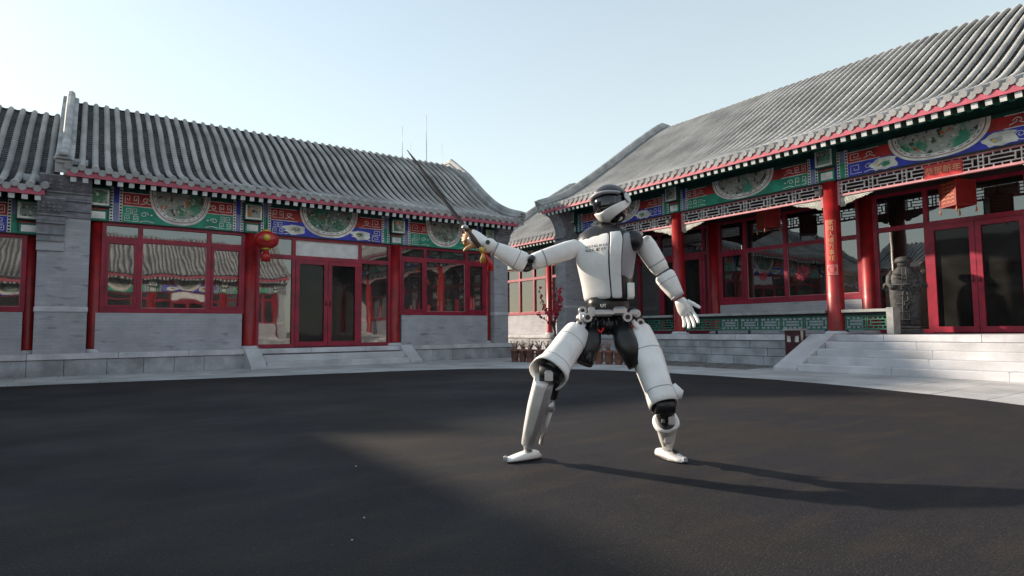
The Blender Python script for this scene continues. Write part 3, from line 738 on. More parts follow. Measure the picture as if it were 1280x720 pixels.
# ------------------------------------------------------------------ main halls (right hall and its twin on the left, outside the view)
RPROF = [(-1.08, 4.60), (-.4, 4.84), (.15, 5.10), (1.05, 5.66), (2.2, 6.45), (3.4, 7.30), (4.3, 7.90), (4.85, 8.24), (5.0, 8.29)]
BAY = 4.026
def lattice_frieze(root, u0, u1, z0, z1, v, sign=None):
    q = MB(); d = .025
    q.box((u0, v - .035, z1 - .025), (u1, v + .035, z1), 1); q.box((u0, v - .04, z0), (u1, v + .04, z0 + .04), 1)
    q.box((u0, v - .035, z0 - .18), (u0 + .045, v + .035, z1 - .025), 1); q.box((u1 - .045, v - .035, z0 - .18), (u1, v + .035, z1 - .025), 1)
    A, B = u0 + .045, u1 - .045; n = int(round((B - A) / .62)); L_ = (B - A) / n; b = .0075; zl, zh = z0 + .04, z1 - .025; H = zh - zl
    g1, g2 = zl + H * .22, zh - H * .22
    def hb(a, c, z): q.box((a, v - d, z - b), (c, v + d, z + b))
    def vb_(u, a, c): q.box((u - b, v - d + .001, a), (u + b, v + d - .001, c))
    for i in range(n):
        a = A + i * L_; c = a + L_
        hb(a, c, g1); hb(a, c, g2)
        for k in (.06, .94): vb_(a + L_ * k, zl, zh)
        for k in (.2, .8): vb_(a + L_ * k, g1 + b, g2 - b)
        hb(a + L_ * .2, a + L_ * .8, (zl + zh) / 2)
        for k in (.3, .5, .7): vb_(a + L_ * k, zl, g1 - b); vb_(a + L_ * k, g2 + b, zh)
        hb(a, a + L_ * .06, (zl + zh) / 2); hb(a + L_ * .94, c, (zl + zh) / 2)
    fr = q.build('lattice_frieze', ['lattice', 'latpink'], root)
    for s, u in ((1, u0 + .046), (-1, u1 - .046)):                # carved spandrels
        q = MB(); prof = [(0, 0), (.66, 0), (.62, -.03), (.50, -.045), (.43, -.09), (.31, -.105), (.23, -.145), (.12, -.165), (.08, -.21), (0, -.22)]
        pts = [(u + s * a, z0 - .001 + c) for a, c in prof]
        if s < 0: pts = pts[::-1]
        q.rings([[(a, v - .02, c) for a, c in pts], [(a, v + .02, c) for a, c in pts]], 0, True)
        for k in range(9):
            a = .05 + k * .060; hgt = .17 * (1 - a / .85); swirl(q, (u + s * a, z0 - .02 - hgt * .45), .03 + .02 * (1 - a), v - .024, 1, .012, 1.3, s)
        o = q.build('spandrel', ['carve', 'pwhite'], fr)
    return fr

def main_hall(name, label, loc, rz, lite=False):
    r = thing(name, label, 'hall', loc, rz)
    cols = [i * BAY for i in range(6)]; U1 = cols[-1]; z0, zb, zt = .65, 3.84, 4.42
    roof(r, -.42, U1 + .42, RPROF, .212, lite=lite)
    for i, u in enumerate(cols):
        if lite or i > 0: column(r, u, 0, z0, zb, .165)
        column(r, u, 1.55, z0, zb - .1, .15)
    fields = ['green', 'blue', 'green', 'blue', 'green']
    fields = ['blue', 'green', 'blue', 'green', 'blue']; sc = ['scene4', 'scene3', 'scene4', 'scene3', 'scene4']
    for i in range(5):
        if lite and i in (): continue
        painted_beam(r, cols[i] + .15, cols[i + 1] - .15, zb, zt, -.10, fields[i], sc[i])
        lattice_frieze(r, cols[i] + .15, cols[i + 1] - .15, 3.51, zb - .005, 0.0, (cols[2] + 1.75, cols[2] + 2.35) if i == 2 else None)
    for u in cols: beam_head(r, u, zb, zt + .12, -.13, 'scene3')
    box('eave_purlin', (-.2, -.06, zt), (U1 + .2, .12, zt + .25), 'darkgreen', r)
    box('porch_ceiling', (0, .13, 4.0), (U1, 1.5, 4.05), 'timber', r)
    box('head_wall', (0.2, 1.50, 3.70), (U1 - .2, 1.66, 4.3), 'timber', r)
    for i in range(5):
        a, b = cols[i] + .14, cols[i + 1] - .14
        if i == 2:
            c = (a + b) / 2
            door_set(r, a, b, z0 + .01, 3.70, (c - .80, c + .80), 2.87, 1.55, glass='porchglass')
        elif i == 0:
            door_set(r, a, b, z0 + .01, 3.70, (b - 1.75, b - .25), 2.87, 1.55, side_mull=(a + 1.1,), glass='porchglass')
        else:
            window(r, a, b, 1.43, 3.70, (a + .82, a + 1.95, a + 3.0), 2.85, 1.55, glass='porchglass', casements=(0,), lower_rail=.14)
            box('sill_wall', (a + .02, 1.50, z0), (b - .02, 1.68, 1.425), 'greywall', r)
    pier(r, -.40, .06, z0, 3.50, 4.50, -.52, 1.6, -1.0, band=True, curve=True)
    pier(r, U1 - .06, U1 + .40, z0, 3.50, 4.50, -.52, 1.6, -1.0, band=True, curve=True)
    shell(r, -.38, U1 + .38, RPROF, z0, 1.62, 0.0)
    p = podium(r, -.5, U1 + .5, -.62, 10.5, z0, .13, .72, 3, faces=[(-.5, cols[2] - .22), (cols[3] + .22, U1 + .5)] if not lite else [(-.5, U1 + .5)])
    block_row(p, cols[2] - .22, cols[3] + .22, z0 - .13, z0, -.62, -.17, 1.4, 'stone', rough=.002)
    stair(r, cols[2] - .22, cols[3] + .22, -2.02, -.62, z0, 4, .46, 1.9)
    return r
RX, RY = 12.8, 14.37
right_hall = main_hall('main_hall', 'sunlit hall on the right with a columned porch above white stone steps', (RX, RY, 0), -PI / 2)
side_hall('courtyard_hall', 'hall left of the camera seen only mirrored in the right windows', (-3.52, 3.9, 0), PI / 2, True, .45)

# annex between the two halls
BPROF = [(-.80, 4.02), (-.1, 4.36), (.9, 5.0), (1.8, 5.62), (2.8, 6.28), (3.6, 6.78), (4.1, 7.08), (4.25, 7.12)]
r = thing('annex_hall', 'small tiled annex in the corner between the two halls', 'annex', (13.75, 20.2, 0), -PI / 2)
roof(r, 0, 5.3, BPROF, .222, verges=(True, False))
column(r, .5, 0, .62, 3.15, .13); column(r, 3.3, 0, .62, 3.15, .13); column(r, 5.1, 0, .62, 3.15, .13)
painted_beam(r, .62, 3.2, 3.15, 3.75, -.1, 'green', 'scene1'); painted_beam(r, 3.42, 5.0, 3.15, 3.75, -.1, 'green', 'scene1')
box('eave_purlin', (0.1, -.06, 3.75), (5.2, .12, 4.0), 'darkgreen', r)
window(r, .62, 3.2, 1.36, 3.15, (1.5, 2.4), 2.7, 0); window(r, 3.42, 5.0, 1.36, 3.15, (4.2,), 2.7, 0)
box('sill_wall', (.62, -.03, .62), (3.2, .12, 1.355), 'greywall', r); box('sill_wall', (3.42, -.03, .62), (5.0, .12, 1.355), 'greywall', r)
shell(r, .1, 5.25, BPROF, .62, .05, .1)
podium(r, 0, 5.3, -.6, 8, .62, .12, .7, 2)

# ------------------------------------------------------------------ porch furniture of the right hall
def hall_pt(u, v, z=0): return (RX + v, RY - u, z)
def railing(label, u0, u1, end_post=False):
    r = thing('railing', label, 'railing', hall_pt((u0 + u1) / 2, 0, .65), -PI / 2, 'green lattice railings between porch columns')
    h = (u1 - u0) / 2
    box('seat', (-h, -.14, .44), (h, .14, .50), 'railtop', r, .006)
    q = MB(); q.box((-h, -.05, .385), (h, .05, .437)); q.build('seat_gap_shade', 'pblack', r)  # black strip stands in for the shaded gap under the seat
    q = MB(); b = .011
    q.box((-h, -.022, .35), (h, .022, .384)); q.box((-h, -.022, .09), (h, .022, .125))
    n = max(1, int(round(2 * h / .52))); L_ = 2 * h / n
    for i in range(n):
        a = -h + i * L_
        def hb(p, s, z): q.box((a + p * L_, -.016, z - b), (a + s * L_, .016, z + b))
        def vb(p, z0, z1): q.box((a + p * L_ - b, -.015, z0), (a + p * L_ + b, .015, z1))
        hb(.0, 1, .30); hb(0, 1, .175); vb(.04, .125, .35); vb(.96, .125, .35); vb(.18, .175, .30); vb(.82, .175, .30); hb(.18, .82, .238)
        for k in (.3, .5, .7): vb(k, .30, .35); vb(k, .125, .175)
    q.build('lattice', 'railgreen', r)
    q = MB()
    for k in range(int(2 * h / .9) + 1):
        x = min(h - .03, -h + .03 + k * .9); q.box((x - .02, -.02, -.003), (x + .02, .02, .09))
    q.build('foot', 'pblack', r)
    if end_post: box('end_post', (h - .002, -.15, -.003), (h + .12, .15, .52), 'railtop', r, .01)
    return r
railing('green lattice railing with grey seat behind the red litter bin', BAY + .17, 2 * BAY - .17)
railing('short green lattice railing beside the dark stone statue', 2 * BAY + .17, 2 * BAY + 1.02, True)
railing('green lattice railing behind the robot\'s hanging right hand', .1, BAY - .17)

# couplet on the column, name board in the frieze
cb = thing('couplet_banner', 'vertical red paper couplet with gold characters pasted on the porch column', 'banner', hall_pt(2 * BAY, 0, 0))
q = MB(); rc = .176; n = 8; a0 = PI + math.radians(14)
def cp(t, z, r): return (r * math.cos(a0 + t), r * math.sin(a0 + t), z)
ts = [-.62 + 1.24 * i / n for i in range(n + 1)]
M['goldpale'] = mat('banner_gold_print', (0.72, 0.42, 0.20), 0.5, 0.15, 15)
M['paper'] = mat('banner_red_paper', (0.50, 0.018, 0.02), 0.5, 0.15, 10)
M['paperpink'] = mat('banner_pink_end', (0.62, 0.18, 0.17), 0.5, 0.15, 10)
for (za, zb_, mi) in ((1.87, 2.09, 1), (2.09, 3.03, 0)):
    for i in range(n):
        q.poly([cp(ts[i], za, rc), cp(ts[i + 1], za, rc), cp(ts[i + 1], zb_, rc), cp(ts[i], zb_, rc)], mi)
q.build('paper_strip', ['paper', 'paperpink'], cb)
q = MB()   # red gourd shape on the pale end
pts = [(.085 * math.cos(t) * (1 if math.sin(t) > -.2 else .85), 1.985 + .075 * math.sin(t)) for t in [2 * PI * k / 18 for k in range(18)]]
q.poly([cp(x / rc * 1.0, z, rc + .003) for x, z in pts]); q.build('emblem', 'paper', cb)
for i, ch in enumerate('家和人顺万事旺'):
    z = 2.965 - i * .125
    p = cp(0, z, rc + .004)
    text_mesh('character', ch, .118, 'goldpale', cb, p, (PI / 2, 0, a0 + PI / 2), .001)
sg = thing('name_board', 'small red board with gold characters set in the lattice frieze', 'sign', hall_pt(2 * BAY + 2.05, 0, 3.655), -PI / 2)
M['boardred'] = mat('board_red', (0.60, 0.03, 0.03), 0.5, 0.15, 10)
box('board', (-.30, -.045, -.125), (.30, .03, .135), 'boardred', sg, .006)
box('backing', (-.30, .031, -.125), (.30, .045, .135), 'lattice', sg)
text_mesh('lettering', '恭贺新年', .145, 'goldpale', sg, (0, -.047, .0), (PI / 2, 0, 0), .001)

# ------------------------------------------------------------------ lanterns
M['silk'] = mat('red_silk', (0.46, 0.012, 0.012), 0.35, 0.2, 6, coat=0.3)
def round_lantern(loc):
    r = thing('round_lantern', 'round red lantern with a tassel hanging under the shaded eave', 'lantern', loc)
    q = MB(); k = 40; rs = []
    for i in range(13):
        t = PI * (.08 + .84 * i / 12); rs.append([((.27 * math.sin(t) ** .9 * (1 - .035 * (j % 2))) * math.cos(2 * PI * j / k), (.27 * math.sin(t) ** .9 * (1 - .035 * (j % 2))) * math.sin(2 * PI * j / k), .195 * math.cos(t)) for j in range(k)])
    q.rings(rs, 0, True, True); q.build('shade', 'silk', r)
    q = MB(); q.lathe([(.09, .18), (.105, .19), (.105, .215), (.06, .23)], 16); q.lathe([(.06, -.23), (.105, -.215), (.105, -.19), (.09, -.18)], 16); q.build('gold_collar', 'gold', r)
    q = MB(); q.tube([(0, 0, .22), (0, 0, .98)], .006, 6); q.build('cord', 'pblack', r)
    q = MB(); q.lathe([(.05, -.24), (.055, -.27), (.05, -.28)], 12)
    for i in range(26):
        a = 2 * PI * i / 26; q.tube([(.05 * math.cos(a), .05 * math.sin(a), -.27), (.075 * math.cos(a), .075 * math.sin(a), -.36), (.085 * math.cos(a), .085 * math.sin(a), -.48)], .016, 5)
    q.build('tassel', 'silk', r)
    q = MB(); c = Vector((-.05, -.268, .02))
    q.lathe([(.0, 0), (.075, 0), (.075, .004), (.0, .006)], 18); o = q.build('gold_emblem', 'gold', r, c); o.rotation_euler = (PI / 2, 0, -.18)
    return r
round_lantern((3.34, 14.16, 2.86))
PATF = (0, 2)
M['golddull'] = mat('dull_gold_print', (0.42, 0.13, 0.03), 0.5, 0.2, 15)
M['silkshade'] = mat('shaded_red_silk', (0.17, 0.004, 0.006), 0.4, 0.2, 6, coat=0.2)  # red silk darkened in colour to stand in for the porch shade
M['silkdark'] = mat('lantern_frame_red', (0.22, 0.02, 0.012), 0.5)
def square_lantern(loc, label, rz):
    r = thing('square_lantern', label, 'lantern', loc, rz, 'square red lanterns under the porch')
    w = .19
    q = MB(); q.box((-w, -w, -.22), (w, w, .22)); q.build('shade', 'silkshade', r)
    q = MB()
    for x in (-w, w):
        for y in (-w, w): q.box((x - .010, y - .010, -.23), (x + .010, y + .010, .23))
    for z in (-.224, .224):
        for s in (-w, w):
            q.box((-w + .010, s - .009, z - .009), (w - .010, s + .009, z + .009)); q.box((s - .009, -w + .010, z - .009), (s + .009, w - .010, z + .009))
    q.build('frame', 'silkdark', r)
    for k in range(4):
        c = Matrix.Rotation(k * PI / 2, 4, 'Z')
        if k in PATF:
            q = MB()
            for i in range(6):
                for j in range(3): q.strip([(-.13 + .1 * j, -.17 + i * .07), (-.08 + .1 * j, -.14 + i * .07), (-.05 + .1 * j, -.165 + i * .07)], .02, -w - .004)
            o = q.build('gold_pattern', 'golddull', r); o.rotation_euler = (0, 0, k * PI / 2)
    q = MB(); q.lathe([(.03, .24), (.17, .26), (.05, .31), (.02, .36)], 4, a0=PI / 4); q.build('roof_cap', 'silk', r)
    q = MB(); q.tube([(0, 0, .35), (0, 0, .78)], .007, 6); q.build('cord', 'pblack', r)
    q = MB()
    for x in (-w, w):
        for y in (-w, w): q.tube([(x, y, -.24), (x * 1.02, y * 1.02, -.30), (x, y, -.36)], [.004, .014, .018], 6)
    q.build('tassel', 'golddull', r)
    return r
square_lantern((13.25, 4.22, 3.25), 'square red lantern hanging over the porch doors below the name board', math.radians(-122))
square_lantern((13.45, 8.15, 3.42), 'square red lantern hanging in the porch shade left of the couplet column', math.radians(-122))

# ------------------------------------------------------------------ small fixtures
M['plast'] = mat('fixture_grey', (0.38, 0.42, 0.40), 0.5, 0.15)
for i, (u, lab) in enumerate(((2 * BAY, 'small grey spotlight clamped high on the couplet column'), (BAY, 'small grey spotlight clamped high on the column nearest the robot'))):
    t = thing('spotlight', lab, 'spotlight', hall_pt(u - .20, -.10, 3.66), -PI / 2, 'spotlights on the porch columns')
    q = MB(); q.cbox((-.055, -.06, -.07), (.055, .06, .07), .012); q.build('housing', 'plast', t)
    q = MB(); q.cbox((-.045, -.075, -.055), (.045, -.061, .055), .004); q.build('lens', 'pblack', t)
    q = MB(); q.tube([(.05, .03, 0), (.10, .06, 0)], .014, 8); q.build('bracket', 'plast', t)
M['papercut'] = mat('papercut_red', (0.45, 0.02, 0.06), 0.6)
for u, lab, rr in ((BAY + 2.50, 'red paper snowflake pasted on the large pane left of the couplet column', .19), (BAY + 1.45, 'smaller red paper cutting on the pane beside the casement', .13)):
    q = MB()
    for k in range(8):
        a = 2 * PI * k / 8
        q.strip([(rr * .25 * math.cos(a), rr * .25 * math.sin(a)), (rr * math.cos(a), rr * math.sin(a))], rr * .10, 0)
        for f in (.55, .8):
            for s in (-1, 1): q.strip([(rr * f * math.cos(a), rr * f * math.sin(a)), (rr * (f + .12) * math.cos(a + s * .28), rr * (f + .12) * math.sin(a + s * .28))], rr * .08, 0)
        b = a + PI / 8; blob(q, (rr * .62 * math.cos(b), rr * .62 * math.sin(b)), rr * .11, 0, 0, 8, k)
    q.strip([(rr * .3 * math.cos(2 * PI * k / 16), rr * .3 * math.sin(2 * PI * k / 16)) for k in range(17)], rr * .14, 0)
    o = q.build('paper_cutting', 'papercut'); o.location = hall_pt(u, 1.545, 2.13); o.rotation_euler = (0, 0, -PI / 2)
    tag(o, lab, 'paper cutting', 'red paper cuttings on the porch windows')

# litter bin
M['binred'] = mat('bin_dark_red', (0.055, 0.008, 0.012), 0.45, 0.3, 8, coat=.1)
t = thing('litter_bin', 'dark red litter bin with a pale lid standing beside the ramp stone', 'bin', (11.97, 6.76, 0), math.radians(-84))
q = MB(); q.rings([[(x * k, y * k, z) for x, y in ((-.155, -.13), (.155, -.13), (.155, .13), (-.155, .13))] for z, k in ((.03, .9), (.06, .95), (.46, 1.0), (.50, 1.0))], 0, True); q.build('body', 'binred', t)
q = MB(); q.box((-.12, -.10, .50), (.12, .10, .73)); q.build('inner_liner', 'pwhite', t)
q = MB()
for x in (-.155, .125):
    for y in (-.13, .10): q.box((x, y, .50), (x + .03, y + .03, .73))
q.build('hood_posts', 'binred', t)['kind'] = 'stuff'
q = MB(); q.rings([[(x, y, z) for x, z in ((-.124, .73), (-.124, .64), (-.045, .62), (-.035, .50), (.035, .50), (.045, .62), (.124, .64), (.124, .73))] for y in (-.128, -.112)], 0, True); q.build('hood_front', 'binred', t)
q = MB(); q.cbox((-.185, -.16, .73), (.185, .16, .775), .012); q.build('lid', 'railtop', t)
q = MB(); q.box((-.14, -.12, 0), (.14, .12, .03)); q.build('plinth', 'pblack', t)

# ------------------------------------------------------------------ general limb loft
def sup(t, n): 
    c, s = math.cos(t), math.sin(t)
    return math.copysign(abs(c) ** (2 / n), c), math.copysign(abs(s) ** (2 / n), s)
def limb(q, pts, rads, ref=(0, -1, 0), n=2.4, k=20, mi=0, cap=True):
    pts = [Vector(p) for p in pts]; ref = Vector(ref); rs = []
    for i, p in enumerate(pts):
        d = (pts[min(i + 1, len(pts) - 1)] - pts[max(i - 1, 0)]).normalized()
        a = d.cross(ref)
        if a.length < 1e-3: a = d.cross(Vector((1, 0, 0)))
        a.normalize(); b = a.cross(d).normalized() * -1
        ra, rb = rads[i] if isinstance(rads[i], tuple) else (rads[i], rads[i])
        rs.append([p + a * ra * sup(t, n)[0] + b * rb * sup(t, n)[1] for t in [2 * PI * j / k for j in range(k)]])
    q.rings(rs, mi, cap, True)
def interp(p0, p1, t): return tuple(a + (b - a) * t for a, b in zip(p0, p1))
def along(p0, p1, prof):
    return [interp(p0, p1, t) for t, *_ in prof], [(r[0], r[1]) if len(r) > 1 else r[0] for _, *r in prof]
def subsurf(o, lv=1):
    m = o.modifiers.new('smooth', 'SUBSURF'); m.levels = lv; m.render_levels = lv
def part(name, q, m, parent, loc=(0, 0, 0), fix=True, sub=0):
    o = q.build(name, m, parent, loc)
    if fix: fix_normals(o)
    if sub: subsurf(o, sub)
    return o

# dark stone statue on the porch
M['darkstone'] = mat('dark_carved_stone', (0.055, 0.056, 0.058), 0.65, 0.5, 14, 55, 0.5, 0.8)
st = thing('stone_statue', 'dark carved stone figure in robe and cap beside the porch door', 'statue', (13.75, 5.38, .65), math.radians(-68))
q = MB(); q.cbox((-.27, -.20, 0), (.27, .20, .10), .02); q.cbox((-.23, -.17, .10), (.23, .17, .16), .02); part('plinth', q, 'darkstone', st)
q = MB(); limb(q, [(0, 0, z) for z in (.16, .20, .45, .75, .95, 1.06, 1.16, 1.27, 1.35, 1.40)], [(.22, .14), (.235, .155), (.255, .165), (.275, .175), (.28, .18), (.265, .175), (.25, .165), (.205, .15), (.14, .12), (.08, .08)], (0, -1, 0), 3.2, 28)
for z in (.30, .46, .62, .80): limb(q, [(-.24, -.10, z), (-.12, -.172, z - .01), (0, -.185, z - .02), (.12, -.172, z - .01), (.24, -.10, z)], [(.012, .010)] * 5, (0, -1, 0), 2.2, 8)
for sx in (-1, 1):
    q.tube([(sx * .03, -.175, 1.34), (sx * .035, -.192, 1.18), (sx * .04, -.196, 1.04)], .012, 6)
    for z in (1.12, 1.20): q.tube([(sx * .05, -.186, z), (sx * .14, -.175, z + .015), (sx * .20, -.13, z + .03)], .012, 6)
    q.tube([(sx * .03, -.165, .96), (sx * .05, -.185, .6), (sx * .06, -.17, .2)], .013, 6)
q.tube([(-.28, -.06, 1.02), (-.2, -.165, 1.0), (0, -.20, .99), (.2, -.165, 1.0), (.28, -.06, 1.02)], .026, 8)
part('robe', q, 'darkstone', st)
for c in ((-.02, -.215, .93), (.02, -.205, .62), (.14, -.20, .92)):
    q = MB()
    for k in range(5):
        a = 2 * PI * k / 5; q.ellipsoid((c[0] + .04 * math.cos(a), c[1], c[2] + .04 * math.sin(a)), (.026, .02, .026), 8, 6)
    q.tube([c, (c[0], c[1] + .005, c[2] - .13)], .014, 6)
    o = part('knot', q, 'darkstone', st)
for sx in (-1, 1):
    q = MB(); limb(q, [(sx * .19, 0, 1.28), (sx * .255, -.02, 1.17), (sx * .275, -.08, 1.03), (sx * .23, -.15, .95), (sx * .15, -.19, .96)], [.06, .068, .06, .052, .04], (0, -1, 0), 2.2, 14)
    limb(q, [(sx * .28, -.06, 1.05), (sx * .345, -.02, 1.0), (sx * .37, 0, .93)], [(.04, .03), (.045, .03), (.02, .02)], (0, -1, 0), 2.2, 10)
    part('arm', q, 'darkstone', st)
q = MB(); limb(q, [(0, -.01, z) for z in (1.36, 1.40, 1.45, 1.50, 1.53)], [(.085, .085), (.115, .11), (.12, .12), (.11, .11), (.08, .08)], (0, -1, 0), 2.6, 18)
q.ellipsoid((0, -.12, 1.44), (.018, .02, .03), 8, 6)
for sx in (-1, 1): q.ellipsoid((sx * .04, -.108, 1.465), (.018, .012, .009), 8, 5); q.ellipsoid((sx * .105, 0, 1.44), (.014, .025, .04), 8, 6)
q.tube([(-.035, -.112, 1.405), (0, -.118, 1.40), (.035, -.112, 1.405)], .007, 6)
hd = part('head', q, 'darkstone', st)
q = MB(); q.lathe([(.14, 1.45), (.158, 1.455), (.162, 1.50), (.15, 1.54), (.10, 1.575), (.02, 1.585)], 20); part('cap', q, 'darkstone', hd)

# ------------------------------------------------------------------ potted plants in front of the platform
M['clay'] = mat('terracotta', (0.26, 0.125, 0.095), 0.85, 0.35, 12, jitter=.12)
M['soil'] = mat('soil', (0.05, 0.035, 0.025), 0.95)
M['twig'] = mat('dry_twig', (0.22, 0.14, 0.11), 0.9, jitter=.1)
M['bark'] = mat('bark', (0.09, 0.06, 0.05), 0.9)
M['blossom'] = mat('red_blossom', (0.50, 0.015, 0.045), 0.6, 0.3, 20)
M['dullpink'] = mat('faded_pink_leaf', (0.36, 0.20, 0.18), 0.8, 0.3, 20)
q = MB(); q.lathe([(.075, 0), (.08, .01), (.105, .26), (.125, .262), (.125, .31), (.105, .312), (.10, .27), (.0, .268)], 14); potm = q.mesh('flower_pot', 'clay')
rr = random.Random(4)
def tuft(seed):
    g = random.Random(seed); q = MB()
    for i in range(16):
        a = g.uniform(0, 2 * PI); l = g.uniform(.10, .24); s = g.uniform(.03, .13)
        p1 = (s * .5 * math.cos(a), s * .5 * math.sin(a), .27 + l * .55); p2 = (s * math.cos(a), s * math.sin(a), .27 + l)
        q.tube([(.02 * math.cos(a), .02 * math.sin(a), .25), p1, p2], [.006, .005, .003], 5)
        for k in range(3):
            c = interp(p1, p2, k / 2); b = g.uniform(0, 6.28); w = .022
            q.poly([(c[0] - w * math.cos(b), c[1] - w * math.sin(b), c[2]), (c[0], c[1], c[2] - w * .7), (c[0] + w * math.cos(b), c[1] + w * math.sin(b), c[2]), (c[0], c[1], c[2] + w * 1.2)], 1)
    return q.mesh('dry_stems', ['twig', 'dullpink'])
tufts = [tuft(i) for i in range(4)]
where = ['first from the hall corner', 'second from the hall corner', 'third from the hall corner', 'fourth from the hall corner', 'fifth from the hall corner', 'sixth from the hall corner', 'seventh from the hall corner', 'eighth from the hall corner',
         'ninth from the hall corner', 'fifth from the right end', 'fourth from the right end', 'third from the right end', 'second from the right end', 'last at the right end']
for i in range(14):
    f = i / 13; x = 8.98 + .95 * f + rr.uniform(-.03, .03); y = 12.45 - 2.95 * f
    t = thing('potted_plant', 'terracotta pot of dry pinkish stems, ' + where[i] + ' in the row', 'potted plant', (x, y, 0.002), rr.uniform(0, 6), 'terracotta pots in a row on the paving')
    p = put('flower_pot', potm, t); put('dry_stems', tufts[i % 4], t)
# small plum tree with red blossom
t = thing('plum_tree', 'small bare plum tree with red blossom beside the pots behind the robot', 'tree', (9.45, 11.45, 0))
q = MB(); q.lathe([(.13, 0), (.15, .02), (.20, .34), (.225, .345), (.225, .40), (.19, .40), (.18, .36), (0, .355)], 18); q.build('planter', 'clay', t)
q = MB(); q.tube([(0, 0, .3), (.03, .02, .7), (-.02, .0, 1.0)], [.035, .028, .022], 8); q.build('trunk', 'bark', t)
g = random.Random(12); q = MB(); qb = MB(); tips = []
for i in range(13):
    a = g.uniform(0, 2 * PI); z0 = g.uniform(.75, 1.0); s = g.uniform(.12, .42); h_ = g.uniform(.35, 1.15)
    p = [(-.02 * (z0 > .9), 0, z0), (s * .45 * math.cos(a), s * .45 * math.sin(a), z0 + h_ * .4), (s * math.cos(a + .2), s * math.sin(a + .2), z0 + h_ * .75), (s * 1.1 * math.cos(a + .1), s * 1.1 * math.sin(a + .1), z0 + h_)]
    q.tube(p, [.014, .010, .007, .004], 6); tips.append(p)
for p in tips:
    for k in range(17):
        t_ = g.uniform(.5, 3.0); i = min(2, int(t_)); c = Vector(interp(p[i], p[i + 1], t_ - i)) + Vector((g.uniform(-.035, .035), g.uniform(-.035, .035), g.uniform(-.03, .03)))
        if g.random() < .25: qb.ellipsoid(c, (.022, .022, .024), 7, 5); continue
        nrm = Vector((g.uniform(-1, 1), g.uniform(-1, 1), g.uniform(-.3, 1))).normalized(); e1 = nrm.orthogonal().normalized(); e2 = nrm.cross(e1); r_ = g.uniform(.024, .040)
        for m in range(5):
            b = 2 * PI * m / 5; u = e1 * math.cos(b) + e2 * math.sin(b); w = e1 * -math.sin(b) + e2 * math.cos(b)
            qb.poly([c, c + u * r_ * .6 + w * r_ * .45 + nrm * .006, c + u * r_ * 1.1 + nrm * .012, c + u * r_ * .6 - w * r_ * .45 + nrm * .006])
q.build('branches', 'bark', t); o = qb.build('blossom', 'blossom', t); o['kind'] = 'stuff'

# ------------------------------------------------------------------ masts and cable beyond the roofs
M['mast'] = mat('mast_grey', (0.45, 0.46, 0.47), 0.5, metal=.3)
for x, z, k, lab in ((14.1, 12.0, 1, 'short thin antenna mast behind the left roof ridge'), (15.57, 12.95, 2, 'taller thin antenna mast nearest the robot behind the left roof ridge')):
    t = thing('antenna_mast', lab, 'antenna', (x, 30, 0), 0, 'antenna masts behind the left hall')
    q = MB(); q.tube([(0, 0, -.08), (0, 0, z - 1.5)], .028, 8); q.tube([(0, 0, z - 1.5), (0, 0, z)], .014, 6); q.build('pole', 'mast', t)
    q = MB()
    for j in range(3): q.tube([(-.35 + .05 * j, 0, 9.6 + j * .15), (.35 - .05 * j, 0, 9.6 + j * .15)], .010, 5)
    q.tube([(.5 * k, 0, 9.3), (.5 * k, 0, 10.9 + .3 * k)], .010, 6); q.tube([(0, 0, 9.3), (.5 * k, 0, 9.3)], .012, 6)
    q.build('crossarm', 'mast', t)
t = thing('ridge_cable', 'thin cable on small stand-offs along the right roof ridge', 'cable', (18.3, 0, 8.2))
q = MB(); pts = []
for i in range(61):
    y = 12.0 - i * .3; ph = (i % 10) / 10; pts.append((0, y, .34 - .10 * math.sin(PI * ph)))
q.tube(pts, .007, 5); q.build('wire', 'pblack', t)
for i in range(0, 61, 10):
    q = MB(); q.tube([(0, 12.0 - i * .3, -.05), (0, 12.0 - i * .3, .36)], .012, 6); q.build('stand_off', 'pblack', t)
for i, (x, y, s, lab) in enumerate(((1.343, 3.47, .006, 'tiny pale pebble farthest from the camera on the shaded asphalt'), (1.008, 2.507, .005, 'tiny pale pebble in the middle of three on the shaded asphalt'), (.867, 2.274, .0045, 'tiny pale pebble nearest the camera on the shaded asphalt'))):
    q = MB(); q.ellipsoid((0, 0, s * .4), (s, s * .8, s * .55), 8, 6); tag(q.build('pebble', 'marble', None, (x, y, .008)), lab, 'pebble', 'pebbles on the asphalt')

# ------------------------------------------------------------------ the robot (local x = to its left as seen, y = away, z = up)
M['shell'] = mat('robot_white_shell', (0.84, 0.83, 0.82), 0.34, 0.14, 5, 90, 0.08, 0.02, coat=.15)
M['shellgrey'] = mat('robot_grey_panel', (0.34, 0.34, 0.37), 0.42, 0.08, 5, 60, 0.05, 0.02)
M['mech'] = mat('robot_black_mechanism', (0.013, 0.013, 0.015), 0.35, 0.3, 12, 60, 0.1, 0.02)
M['alu'] = mat('robot_aluminium', (0.50, 0.50, 0.51), 0.35, 0.12, 14, 60, 0.1, 0.03, metal=0.7)
M['gloss'] = mat('visor_black_gloss', (0.010, 0.010, 0.013), 0.08, 0.1, 5, 60, 0, 0, coat=.6)
M['helmet'] = mat('helmet_grey_gloss', (0.035, 0.035, 0.042), 0.38, 0.15, 5, 60, 0, 0, coat=.2)
M['tan'] = mat('glove_tan', (0.42, 0.23, 0.10), 0.55, 0.3, 25)
RROT = math.atan2(-0.58070156, 0.81411652)
ROOT = (2.60, 2.76, 0.008)
rb = thing('robot', 'white humanoid robot with black joints in a wide lunge raising a sword', 'robot', ROOT, RROT)

